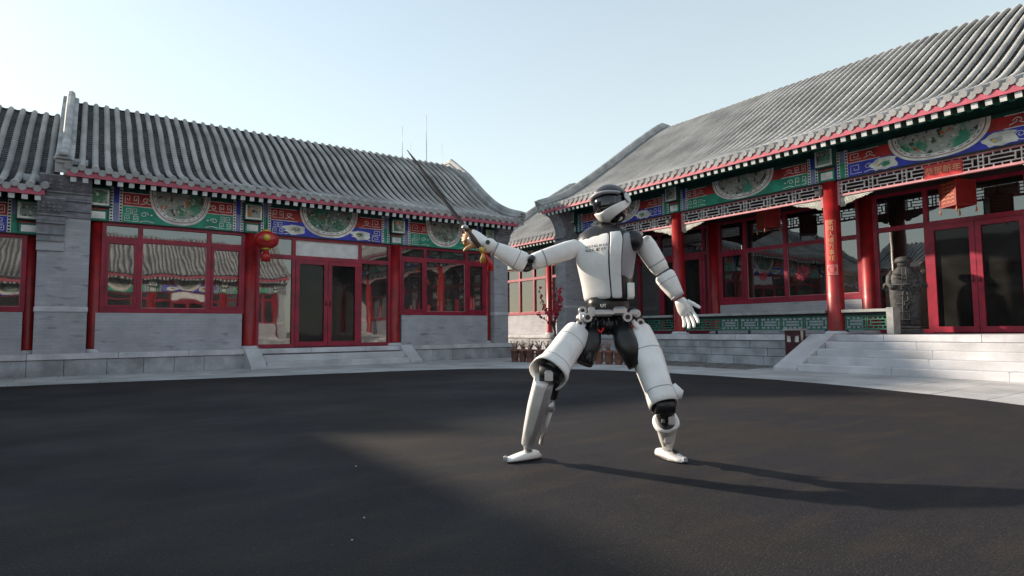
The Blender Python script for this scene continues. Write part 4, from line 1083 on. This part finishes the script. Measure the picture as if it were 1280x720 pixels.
def patch(q, secs, a0, a1, off=0.0, th=0.008, n=3.0, na=14, mi=0, low=None, high=None):
    """curved shell panel; secs = (cx, cy, z, rx, ry); angle 0 = front, positive to image right"""
    def P(s, a, o):
        cx, cy, z, rx, ry = s; c, d = math.cos(a), math.sin(a)
        return Vector((cx + (rx + o) * math.copysign(abs(d) ** (2 / n), d), cy - (ry + o) * math.copysign(abs(c) ** (2 / n), c), z))
    A = [a0 + (a1 - a0) * i / na for i in range(na + 1)]
    outer = [[P(s, a, off) for a in A] for s in secs]; inner = [[P(s, a, off - th) for a in A] for s in secs]
    if low:
        for i, a in enumerate(A): outer[0][i].z += low(a); inner[0][i].z += low(a)
    if high:
        for i, a in enumerate(A): outer[-1][i].z += high(a); inner[-1][i].z += high(a)
    rs = [o + i[::-1] for o, i in zip(outer, inner)]
    q.rings(rs, mi, True, True)
D2R = math.pi / 180
TS = [(0, 0, 0.0, .150, .110), (0, 0, .02, .158, .118), (0, 0, .10, .162, .122), (0, -.004, .20, .176, .136), (.004, -.006, .29, .192, .142), (.008, -.002, .36, .200, .132), (.010, .004, .41, .178, .112), (.012, .012, .445, .120, .088), (.014, .014, .462, .075, .07)]
q = MB(); limb(q, [(s[0], s[1], s[2] + .004) for s in TS], [(s[3] * .955, s[4] * .95) for s in TS], (0, -1, 0), 3.0, 28)
torso = part('torso', q, 'mech', rb, (.094, .0, .966)); torso.rotation_euler = (math.radians(3), math.radians(-2.5), math.radians(-33)); torso.scale = (.95, .95, 1.0)
arcf = lambda a: .022 * max(0, math.cos(a)) - .008
q = MB(); patch(q, TS, -100 * D2R, 15 * D2R, .004, low=arcf, na=20); part('chest_plate', q, 'shell', torso, sub=1)
q = MB(); patch(q, TS[:-1], 17.5 * D2R, 47 * D2R, .005, low=arcf); part('side_panel', q, 'shell', torso, sub=1)
TF = [(s[0], s[1], s[2], s[3] + max(0, (s[2] - .12)) * .05 - .012, s[4] + max(0, (s[2] - .12)) * .04 - .012) for s in TS[2:7]]
q = MB(); patch(q, TF, 49 * D2R, 122 * D2R, .005); part('side_panel', q, 'shellgrey', torso, sub=1)
q = MB(); patch(q, TS[:3], 72 * D2R, 150 * D2R, .003); part('side_panel', q, 'shell', torso)
q = MB(); patch(q, TS, 152 * D2R, 258 * D2R, .004); part('back_plate', q, 'shell', torso, sub=1)
# small printed lines on the chest
q = MB(); g = random.Random(3)
def on_chest(a, z, o=.007):
    for s, t in zip(TS[:-1], TS[1:]):
        if s[2] <= z <= t[2]:
            f = (z - s[2]) / (t[2] - s[2]); c = [s[i] + (t[i] - s[i]) * f for i in range(5)]
            sa, ca = math.sin(a), math.cos(a); e = 2 / 3.0
            return Vector((c[0] + (c[3] + o) * math.copysign(abs(sa) ** e, sa), c[1] - (c[4] + o) * abs(ca) ** e, z))
for row, (z, n_) in enumerate(((.338, 9), (.314, 7))):
    a = -14 * D2R
    for i in range(n_):
        w = g.uniform(1.6, 3.0) * D2R; hh = .0055 if row == 0 else .007
        for (x0, x1, za, zb_) in ((0, .25, -1, 1), (.25, 1, .45, 1), (.25, 1, -1, -.45) if g.random() < .6 else (.7, 1, -1, .45)):
            q.poly([on_chest(a + w * x0, z + hh * za), on_chest(a + w * x1, z + hh * za), on_chest(a + w * x1, z + hh * zb_), on_chest(a + w * x0, z + hh * zb_)])
        a += w + 1.1 * D2R
q.build('printed_lines', 'mech', torso)
q = MB()
for sx in (-1, 1):
    q.ellipsoid((sx * .185 + .01, .01, .355), (.062, .068, .066), 16, 10)
part('shoulder_joint', q, 'mech', torso)['kind'] = 'stuff'
q = MB(); limb(q, [(.016, .016, .44), (.018, .012, .50), (.018, .008, .54)], [(.056, .055), (.05, .05), (.052, .055)], n=2.1); part('neck', q, 'mech', torso)

# head
HR = Vector((.105, .132, .124))
def hp(az, lat, k): return Vector((HR.x * k * math.cos(lat) * math.sin(az), -HR.y * k * math.cos(lat) * math.cos(az), HR.z * k * math.sin(lat)))
def hpatch(q, az0, az1, lo, hi, k, th=.012, nu=24, nv=7, taper=0):
    rs = []
    for i in range(nu + 1):
        az = az0 + (az1 - az0) * i / nu; l, h = lo(az), hi(az)
        kk = k
        rs.append([hp(az, l + (h - l) * j / nv, kk) for j in range(nv + 1)] + [hp(az, l + (h - l) * j / nv, kk - th / .12) for j in reversed(range(nv + 1))])
    q.rings(rs, 0, True, True)
q = MB(); q.ellipsoid((0, 0, 0), tuple(HR * .96), 24, 16)
head = part('head', q, 'gloss', rb, (.118, -.01, 1.562)); head.rotation_euler = (math.radians(-7), math.radians(-12), math.radians(-50))
q = MB(); hpatch(q, -178 * D2R, 178 * D2R, lambda a: (24 - 10 * (1 - math.cos(a)) * .5) * D2R, lambda a: 88 * D2R, 1.11, .014, 36, 8); part('helmet', q, 'helmet', head)
q = MB(); hpatch(q, -75 * D2R, 75 * D2R, lambda a: 14 * D2R, lambda a: (17.5 + 2 * math.cos(a)) * D2R, 1.17, .03, 22, 3); part('lit_brow_rim', q, 'shellgrey', head)  # helmet brim, paler than the helmet to draw the highlight on its edge
f_ = lambda a: min(1, abs(a) / (122 * D2R))
q = MB(); hpatch(q, -122 * D2R, 122 * D2R, lambda a: (-74 + 76 * f_(a) ** 1.7) * D2R, lambda a: (-36 + 54 * f_(a) ** 1.5) * D2R, 1.05, .014, 40, 8); part('jaw_guard', q, 'shell', head)
q = MB()
for s in (-1, 1): pass
q.tube([hp(100 * D2R, 8 * D2R, 1.02), hp(100 * D2R, 8 * D2R, 1.12)], .034, 16); part('ear_disc', q, 'alu', head)
q = MB(); q.tube([hp(-100 * D2R, 8 * D2R, 1.02), hp(-100 * D2R, 8 * D2R, 1.12)], .034, 16); part('ear_disc', q, 'alu', head)
q = MB(); hpatch(q, -62 * D2R, 62 * D2R, lambda a: -26 * D2R, lambda a: 14 * D2R, .985, .01, 20, 5); part('visor', q, 'gloss', head)

# waist and pelvis
q = MB(); limb(q, [(.082, 0, .99), (.084, 0, .95), (.084, 0, .90), (.084, 0, .86)], [(.125, .09), (.13, .095), (.128, .09), (.105, .08)], n=2.6, k=24); pelvis = part('pelvis', q, 'mech', rb)
q = MB(); q.cbox((-.02, -.138, .868), (.100, -.09, .908), .012); q.cbox((.095, -.134, .872), (.178, -.09, .926), .014); q.cbox((-.055, -.128, .86), (-.015, -.08, .925), .012); part('hip_plate', q, 'alu', pelvis, fix=True)['kind'] = 'stuff'
text_mesh('waist_lettering', 'UT', .028, 'pwhite', pelvis, (.040, -.107, .932), (PI / 2, 0, 0), .002)
for x, y, z in ((-.06, -.125, .862), (.178, -.135, .862)):
    q = MB(); q.tube([(x, y + .05, z), (x, y - .012, z)], .028, 18); h = part('hip_motor', q, 'alu', pelvis)
    q = MB(); q.tube([(x, y - .008, z), (x, y - .016, z)], .015, 12); part('motor_hole', q, 'mech', pelvis)
q = MB(); q.tube([(-.10, .0, .87), (-.02, -.03, .83)], .05, 14); q.tube([(.18, -.03, .83), (.27, .0, .87)], .052, 14); q.ellipsoid((.083, -.03, .815), (.09, .075, .06), 16, 10); part('hip_joint', q, 'mech', pelvis)['kind'] = 'stuff'
q = MB(); q.tube([(.14, -.10, .805), (.20, -.11, .80), (.235, -.09, .83)], .010, 8); q.tube([(-.01, -.10, .80), (.02, -.12, .77), (.04, -.10, .80)], .009, 8); part('red_cable', q, 'paper', pelvis)['kind'] = 'stuff'
q = MB()
for k in range(7): q.tube([(-.03 + .035 * k, -.10, .86), (-.04 + .04 * k, -.12, .80 + .012 * (k % 3)), (-.02 + .03 * k, -.07, .76)], .008, 6)
part('wiring', q, 'mech', pelvis)['kind'] = 'stuff'

for k, (x, y, z) in enumerate(((-.085, -.085, .905), (.245, -.075, .885), (.265, -.085, .83), (-.10, -.095, .825))):
    q = MB(); q.tube([(x, y + .03, z), (x, y - .012, z)], .024, 14); q.tube([(x, y - .012, z), (x, y - .016, z)], .012, 10, 1)
    part('hip_screw', q, ['alu', 'mech'], pelvis)
q = MB(); q.cbox((.195, -.115, .868), (.250, -.06, .905), .01); part('hip_bracket', q, 'alu', pelvis)
q = MB(); q.cbox((-.105, -.115, .845), (-.065, -.06, .895), .01); part('hip_bracket', q, 'shell', pelvis)
q = MB(); limb(q, [(.215, -.10, .84), (.245, -.11, .80), (.250, -.10, .74)], [(.014, .012), (.018, .014), (.012, .012)], n=2.2); part('hip_link', q, 'shell', pelvis)
q = MB(); limb(q, [(-.07, -.10, .84), (-.09, -.11, .80), (-.095, -.10, .75)], [(.014, .012), (.018, .014), (.012, .012)], n=2.2); part('hip_link', q, 'alu', pelvis)
# legs
def leg(hip, knee, ankle, prof, sh, kb, flare, side):
    q = MB(); limb(q, [hip, interp(hip, knee, .5), knee], [.06, .065, .06], n=2.2); th = part('thigh', q, 'mech', rb)
    q = MB(); p, r = along(hip, knee, prof); limb(q, p, r, (0, -1, 0), 2.5, 26, cap=False)
    p2, r2 = along(hip, knee, [(t, max(.01, a - .010), max(.01, b - .010)) for t, a, b in prof]); n0 = len(q.v)
    limb(q, p2, r2, (0, -1, 0), 2.5, 26, cap=False)
    k = 26; N_ = len(prof)
    for ring in (0, N_ - 1):
        for j in range(k):
            a, b = ring * k + j, ring * k + (j + 1) % k; q.f.append((a, b, n0 + b, n0 + a)); q.m.append(0); q.sm.append(True)
    part('thigh_shell', q, 'shell', th)
    q = MB()
    for t in (.36, .86):
        f = [i for i in range(len(prof) - 1) if prof[i][0] <= t <= prof[i + 1][0]][0]; u = (t - prof[f][0]) / (prof[f + 1][0] - prof[f][0])
        ra = prof[f][1] + (prof[f + 1][1] - prof[f][1]) * u; rb_ = prof[f][2] + (prof[f + 1][2] - prof[f][2]) * u
        p3, r3 = along(hip, knee, [(t - .006, ra + .0008, rb_ + .0008), (t + .006, ra + .0008, rb_ + .0008)]); limb(q, p3, r3, (0, -1, 0), 2.5, 26, cap=False)
    part('seam', q, 'shellgrey', th)['kind'] = 'stuff'
    q = MB(); q.tube([(knee[0] - .055, knee[1], knee[2] - .004), (knee[0] + .055, knee[1], knee[2] - .004)], .052, 18); kn = part('knee', q, 'mech', rb)
    return th, kn
hipL, kneL, ankL = (-.105, -.04, .785), (-.308, -.32, .548), (-.424, -.03, .085)
leg(hipL, kneL, ankL, [(.06, .064, .07), (.10, .082, .088), (.3, .088, .094), (.6, .089, .095), (.85, .095, .099), (.97, .110, .109), (1.03, .112, .111)], None, None, None, -1)
q = MB(); limb(q, [(-.02, -.06, .80), (-.035, -.10, .71), (-.085, -.14, .585)], [(.05, .05), (.058, .055), (.048, .045)], n=2.6); q.tube([(-.05, -.15, .66), (-.075, -.175, .60)], .02, 10); part('thigh_actuator', q, 'mech', rb)
q = MB(); limb(q, [(.15, -.07, .80), (.165, -.13, .71), (.225, -.165, .575)], [(.058, .06), (.068, .065), (.055, .055)], n=2.6); part('thigh_actuator', q, 'mech', rb)
q = MB(); q.tube([(.13, -.12, .77), (.175, -.155, .69)], .018, 10); part('actuator_rod', q, 'alu', rb)
hipR, kneR, ankR = (.262, -.02, .79), (.338, -.31, .365), (.424, -.02, .085)
leg(hipR, kneR, ankR, [(-.02, .055, .06), (.04, .074, .08), (.2, .084, .092), (.42, .092, .098), (.6, .087, .096), (.8, .080, .09), (.95, .083, .088), (1.02, .081, .085)], None, None, None, 1)
q = MB(); limb(q, [(.395, -.29, .47), (.425, -.30, .43), (.42, -.30, .395)], [(.02, .03), (.03, .045), (.022, .035)], n=2.3); part('knee_cap', q, 'shell', rb)
# left shin
shT, shB = (-.332, -.315, .505), (-.420, -.045, .105)
q = MB(); p, r = along(shT, shB, [(0, .050, .052), (.05, .056, .06), (.35, .058, .062), (.7, .046, .052), (.95, .034, .040), (1, .030, .034)]); limb(q, p, r, (0, -1, 0), 2.7, 22); shin = part('shin', q, 'shellgrey', rb)
q = MB(); p, r = along((-.350, -.335, .515), (-.437, -.062, .115), [(0, .040, .05), (.04, .043, .056), (.4, .044, .056), (.75, .035, .046), (1, .026, .034)]); limb(q, p, r, (0, -1, 0), 2.7, 22); part('shin_plate', q, 'shell', shin)
q = MB(); q.cbox((-.335, -.40, .50), (-.290, -.30, .565), .01); part('knee_bracket', q, 'alu', rb)
q = MB(); limb(q, [(-.292, -.30, .56), (-.278, -.25, .47), (-.285, -.22, .40)], [.036, .040, .03], n=2.2); part('shin_actuator', q, 'mech', rb)
q = MB(); q.tube([(-.32, -.23, .352), (-.275, -.24, .352)], .034, 16); ro = part('rod_knob', q, 'alu', rb)
q = MB(); q.tube([(-.290, -.235, .35), (-.345, -.02, .10)], [.016, .012], 10); part('calf_rod', q, 'shell', ro)
def foot(toe, heel, side, ank, slot=False):
    T, H = Vector(toe), Vector(heel); d = (H - T)
    q = MB(); pts = [T, T + d * .12, T + d * .4, T + d * .68, T + d * .9, H]; hh = [.007, .012, .020, .028, .024, .010]; ww = [.022, .040, .048, .042, .036, .020]
    for p_, h_ in zip(pts, hh): p_.z = h_ + .004
    limb(q, pts, [(w, h_) for w, h_ in zip(ww, hh)], (0, 0, 1), 3.0, 18); f = part('foot', q, 'shell', rb)
    q = MB(); sp_ = [Vector((p_.x, p_.y, .006)) for p_ in pts]; limb(q, sp_, [(w * .94, .006) for w in ww], (0, 0, 1), 3.0, 18); part('sole', q, 'mech', f)
    q = MB(); limb(q, [(ank[0], ank[1], ank[2] + .03), (ank[0], ank[1], ank[2] - .005), tuple(T + d * .66 + Vector((0, 0, .02)))], [.024, .026, .03], n=2.2); part('ankle', q, 'alu', f)
    q = MB(); q.cbox((T.x - .012, T.y - .02, .012), (T.x + .012, T.y + .02, .038), .005); part('toe_clip', q, 'shellgrey', f)
    if slot:
        q = MB(); m_ = T + d * .34; q.ellipsoid((m_.x, m_.y - .012, .058), (.020, .030, .014), 12, 8); part('foot_slot', q, 'mech', f)
    return f
foot((-.560, -.085, 0), (-.350, .035, 0), -1, (-.424, -.03, .085))
foot((.492, -.155, 0), (.388, .085, 0), 1, (.424, -.02, .085), True)
# right shank
q = MB(); limb(q, [(.340, -.30, .365), (.360, -.26, .29), (.378, -.21, .23)], [.046, .05, .045], n=2.3); sk = part('shank', q, 'mech', rb)
q = MB(); q.cbox((.362, -.315, .245), (.398, -.26, .305), .008); q.tube([(.335, -.30, .26), (.345, -.29, .33)], .012, 8); part('shank_bracket', q, 'alu', sk)['kind'] = 'stuff'
q = MB(); p, r = along((.372, -.215, .262), (.424, -.03, .085), [(0, .058, .058), (.02, .074, .068), (.10, .076, .070), (.16, .060, .058), (.45, .052, .052), (.8, .042, .044), (1, .034, .036)]); limb(q, p, r, (0, -1, 0), 2.5, 22); part('ankle_shell', q, 'shell', sk)
q = MB(); q.cbox((.372, -.19, .12), (.405, -.13, .18), .006); part('ankle_cover', q, 'alu', sk)

# arms
def finger(q, base, d, nrm, L_, r, curl):
    p = [Vector(base)]; d = Vector(d).normalized(); nrm = Vector(nrm).normalized(); ax = d.cross(nrm).normalized()
    for k, f in enumerate((.45, .32, .25)):
        d = Matrix.Rotation(curl[k], 3, ax) @ d; p.append(p[-1] + d * L_ * f)
    limb(q, [p[0], interp(p[0], p[1], .5), p[1], interp(p[1], p[2], .5), p[2], p[3], p[3] + d * r * .5], [r, r * .94, r * 1.02, r * .9, r * .94, r * .78, r * .35], tuple(nrm), 2.1, 10)
def hand(parent, wrist, d, nrm, size, curl, m='shell', fm='shell', spread=.12, thumb=1):
    d = Vector(d).normalized(); nrm = Vector(nrm).normalized(); sd_ = d.cross(nrm).normalized(); Wp = Vector(wrist)
    q = MB(); limb(q, [Wp, Wp + d * size * .12, Wp + d * size * .3, Wp + d * size * .46, Wp + d * size * .5], [(size * .15, size * .11), (size * .19, size * .12), (size * .235, size * .115), (size * .23, size * .10), (size * .2, size * .07)], tuple(nrm), 2.8, 18)
    h = part('hand', q, m, parent)
    for i, (o, l) in enumerate(((-.165, .46), (-.055, .53), (.055, .50), (.16, .40))):
        q = MB(); finger(q, Wp + d * size * .47 + sd_ * size * o, d + sd_ * o * spread * 6, nrm, size * l, size * .052, [c * (1 + .1 * i) for c in curl]); part('finger', q, fm, h)
    q = MB(); finger(q, Wp + d * size * .16 + sd_ * size * .20 * -thumb, d * .85 + sd_ * -thumb * .6 - nrm * .1, nrm, size * .42, size * .06, [c * .45 for c in curl]); part('thumb', q, fm, h)
    return h
def arm(sh, el, wr, ru, rf):
    q = MB(); q.ellipsoid(el, (.050, .052, .050), 14, 10); e = part('elbow', q, 'mech', rb)
    q = MB(); p, r = along(sh, el, [(-.04, .04, .04), (.02, ru * .95, ru * .95), (.2, ru * 1.05, ru * 1.05), (.55, ru, ru), (.8, ru * .92, ru * .95), (.93, ru * .8, ru * .8)]); limb(q, p, r, (0, -1, 0), 2.6, 22); ua = part('upper_arm', q, 'shell', rb)
    q = MB(); p, r = along(el, wr, [(.02, rf * .95, rf * .95), (.12, rf * 1.12, rf * 1.1), (.4, rf * 1.05, rf * 1.05), (.75, rf * .85, rf * .88), (.98, rf * .70, rf * .72), (1.0, rf * .6, rf * .6)]); limb(q, p, r, (0, -1, 0), 2.6, 22); fa = part('forearm', q, 'shell', rb)
    q = MB(); p, r = along(el, wr, [(.93, rf * .74, rf * .76), (.955, rf * .78, rf * .79), (.98, rf * .74, rf * .76)]); limb(q, p, r, (0, -1, 0), 2.6, 22); part('wrist_ring', q, 'shellgrey', fa)
    q = MB(); p, r = along(sh, el, [(.66, ru * 1.002, ru * 1.006), (.685, ru * .998, ru * 1.003)]); limb(q, p, r, (0, -1, 0), 2.6, 22, cap=False)
    part('seam', q, 'shellgrey', ua)
    q = MB(); p, r = along(el, wr, [(.30, rf * 1.085, rf * 1.08), (.32, rf * 1.08, rf * 1.075)]); limb(q, p, r, (0, -1, 0), 2.6, 22, cap=False)
    part('seam', q, 'shellgrey', fa)
    return ua, fa
shL, elL, wrL = (-.10, .01, 1.305), (-.425, -.06, 1.195), (-.622, -.10, 1.292)
ua, fa = arm(shL, elL, wrL, .056, .058)
q = MB(); q.tube([(-.40, -.125, 1.205), (-.385, -.10, 1.23)], [.018, .02], 12); part('elbow_hole', q, 'mech', ua)
q = MB(); q.ellipsoid((-.650, -.105, 1.305), (.05, .05, .046), 14, 10); part('wrist', q, 'shell', fa)
q = MB(); q.tube([(-.655, -.160, 1.318), (-.655, -.145, 1.318)], .014, 12); part('wrist_hole', q, 'mech', fa)
hdir = Vector((-.75, -.10, .42)).normalized()
hand(rb, (-.668, -.11, 1.315), hdir, (-.25, .75, -.62), .225, [.75, 1.1, .9], 'shell', 'tan', .05, thumb=-1)
shR, elR, wrR = (.305, .0, 1.345), (.438, .02, 1.135), (.520, -.01, .985)
ua, fa = arm(shR, elR, wrR, .060, .057)
q = MB()
for c in ((.285, -.066, 1.372), (.322, -.070, 1.352)): q.tube([c, (c[0], c[1] - .012, c[2])], .012, 10)
part('arm_screw', q, 'alu', ua)['kind'] = 'stuff'
hand(rb, (.525, -.015, .972), (.40, -.12, -.80), (-.55, -.75, -.25), .205, [.22, .30, .25], 'shell', 'shell', .20, thumb=1)

# ------------------------------------------------------------------ the sword, held in the raised hand
Rz = Matrix.Rotation(RROT, 3, 'Z')
gp = Vector((-.765, -.155, 1.372)); sdir = (Vector((-1.155, -.10, 1.909)) - gp).normalized()
sw = thing('sword', 'slim dark straight sword with gold tassel raised in the robot\'s hand', 'sword', Vector(ROOT) + Rz @ gp)
sw.rotation_mode = 'QUATERNION'; sw.rotation_quaternion = (Rz @ sdir).to_track_quat('Z', 'Y')
M['blade'] = mat('dark_blade_steel', (0.022, 0.021, 0.022), 0.55, 0.2, 12, metal=.2)
M['tassel'] = mat('gold_tassel_thread', (0.50, 0.30, 0.07), 0.6, 0.3, 40)
q = MB(); rs = []
for z, w in ((.05, .017), (.30, .015), (.58, .011), (.66, .003)): rs.append([(w, 0, z), (0, w * .7, z), (-w, 0, z), (0, -w * .7, z)])
q.rings(rs, 0, True); part('blade', q, 'blade', sw)
q = MB(); limb(q, [(-.055, 0, .035), (-.03, 0, .045), (0, 0, .04), (.03, 0, .045), (.055, 0, .035)], [(.006, .010), (.013, .016), (.016, .020), (.013, .016), (.006, .010)], (0, -1, 0), 2.4, 12); part('guard', q, 'alu', sw)
q = MB(); q.tube([(0, 0, .035), (0, 0, -.04), (0, 0, -.11)], [.014, .017, .014], 12); part('grip', q, 'bark', sw)
q = MB(); q.ellipsoid((0, 0, -.125), (.022, .016, .022), 12, 8); part('pommel', q, 'gold', sw)
# tassel hangs straight down from the pommel: built in world axes, then parented in place
inv = (Matrix.Translation(sw.location) @ (Rz @ sdir).to_track_quat('Z', 'Y').to_matrix().to_4x4()).inverted()
pw = Vector(ROOT) + Rz @ (gp - sdir * .14)
g = random.Random(8); q = MB()
for i in range(34):
    a = g.uniform(0, 2 * PI); s = g.uniform(.003, .020); l = g.uniform(.045, .07)
    pts = [pw + Vector((0, 0, -.0)), pw + Vector((s * .6 * math.cos(a), s * .6 * math.sin(a), -.04)), pw + Vector((s * math.cos(a), s * math.sin(a), -l))]
    q.tube([inv @ p for p in pts], [.005, .006, .004], 5)
part('tassel', q, 'tassel', sw)
q = MB()
for i in range(18):
    a = g.uniform(0, 2 * PI); s = g.uniform(.0, .020)
    c = pw + Rz @ Vector((.045, 0, -.05)); pts = [pw, c + Vector((s * .5 * math.cos(a), s * .5 * math.sin(a), -.01)), c + Vector((s * math.cos(a), s * math.sin(a), -.065))]
    q.tube([inv @ p for p in pts], [.004, .009, .007], 5)
part('red_tassel', q, 'silk', sw)
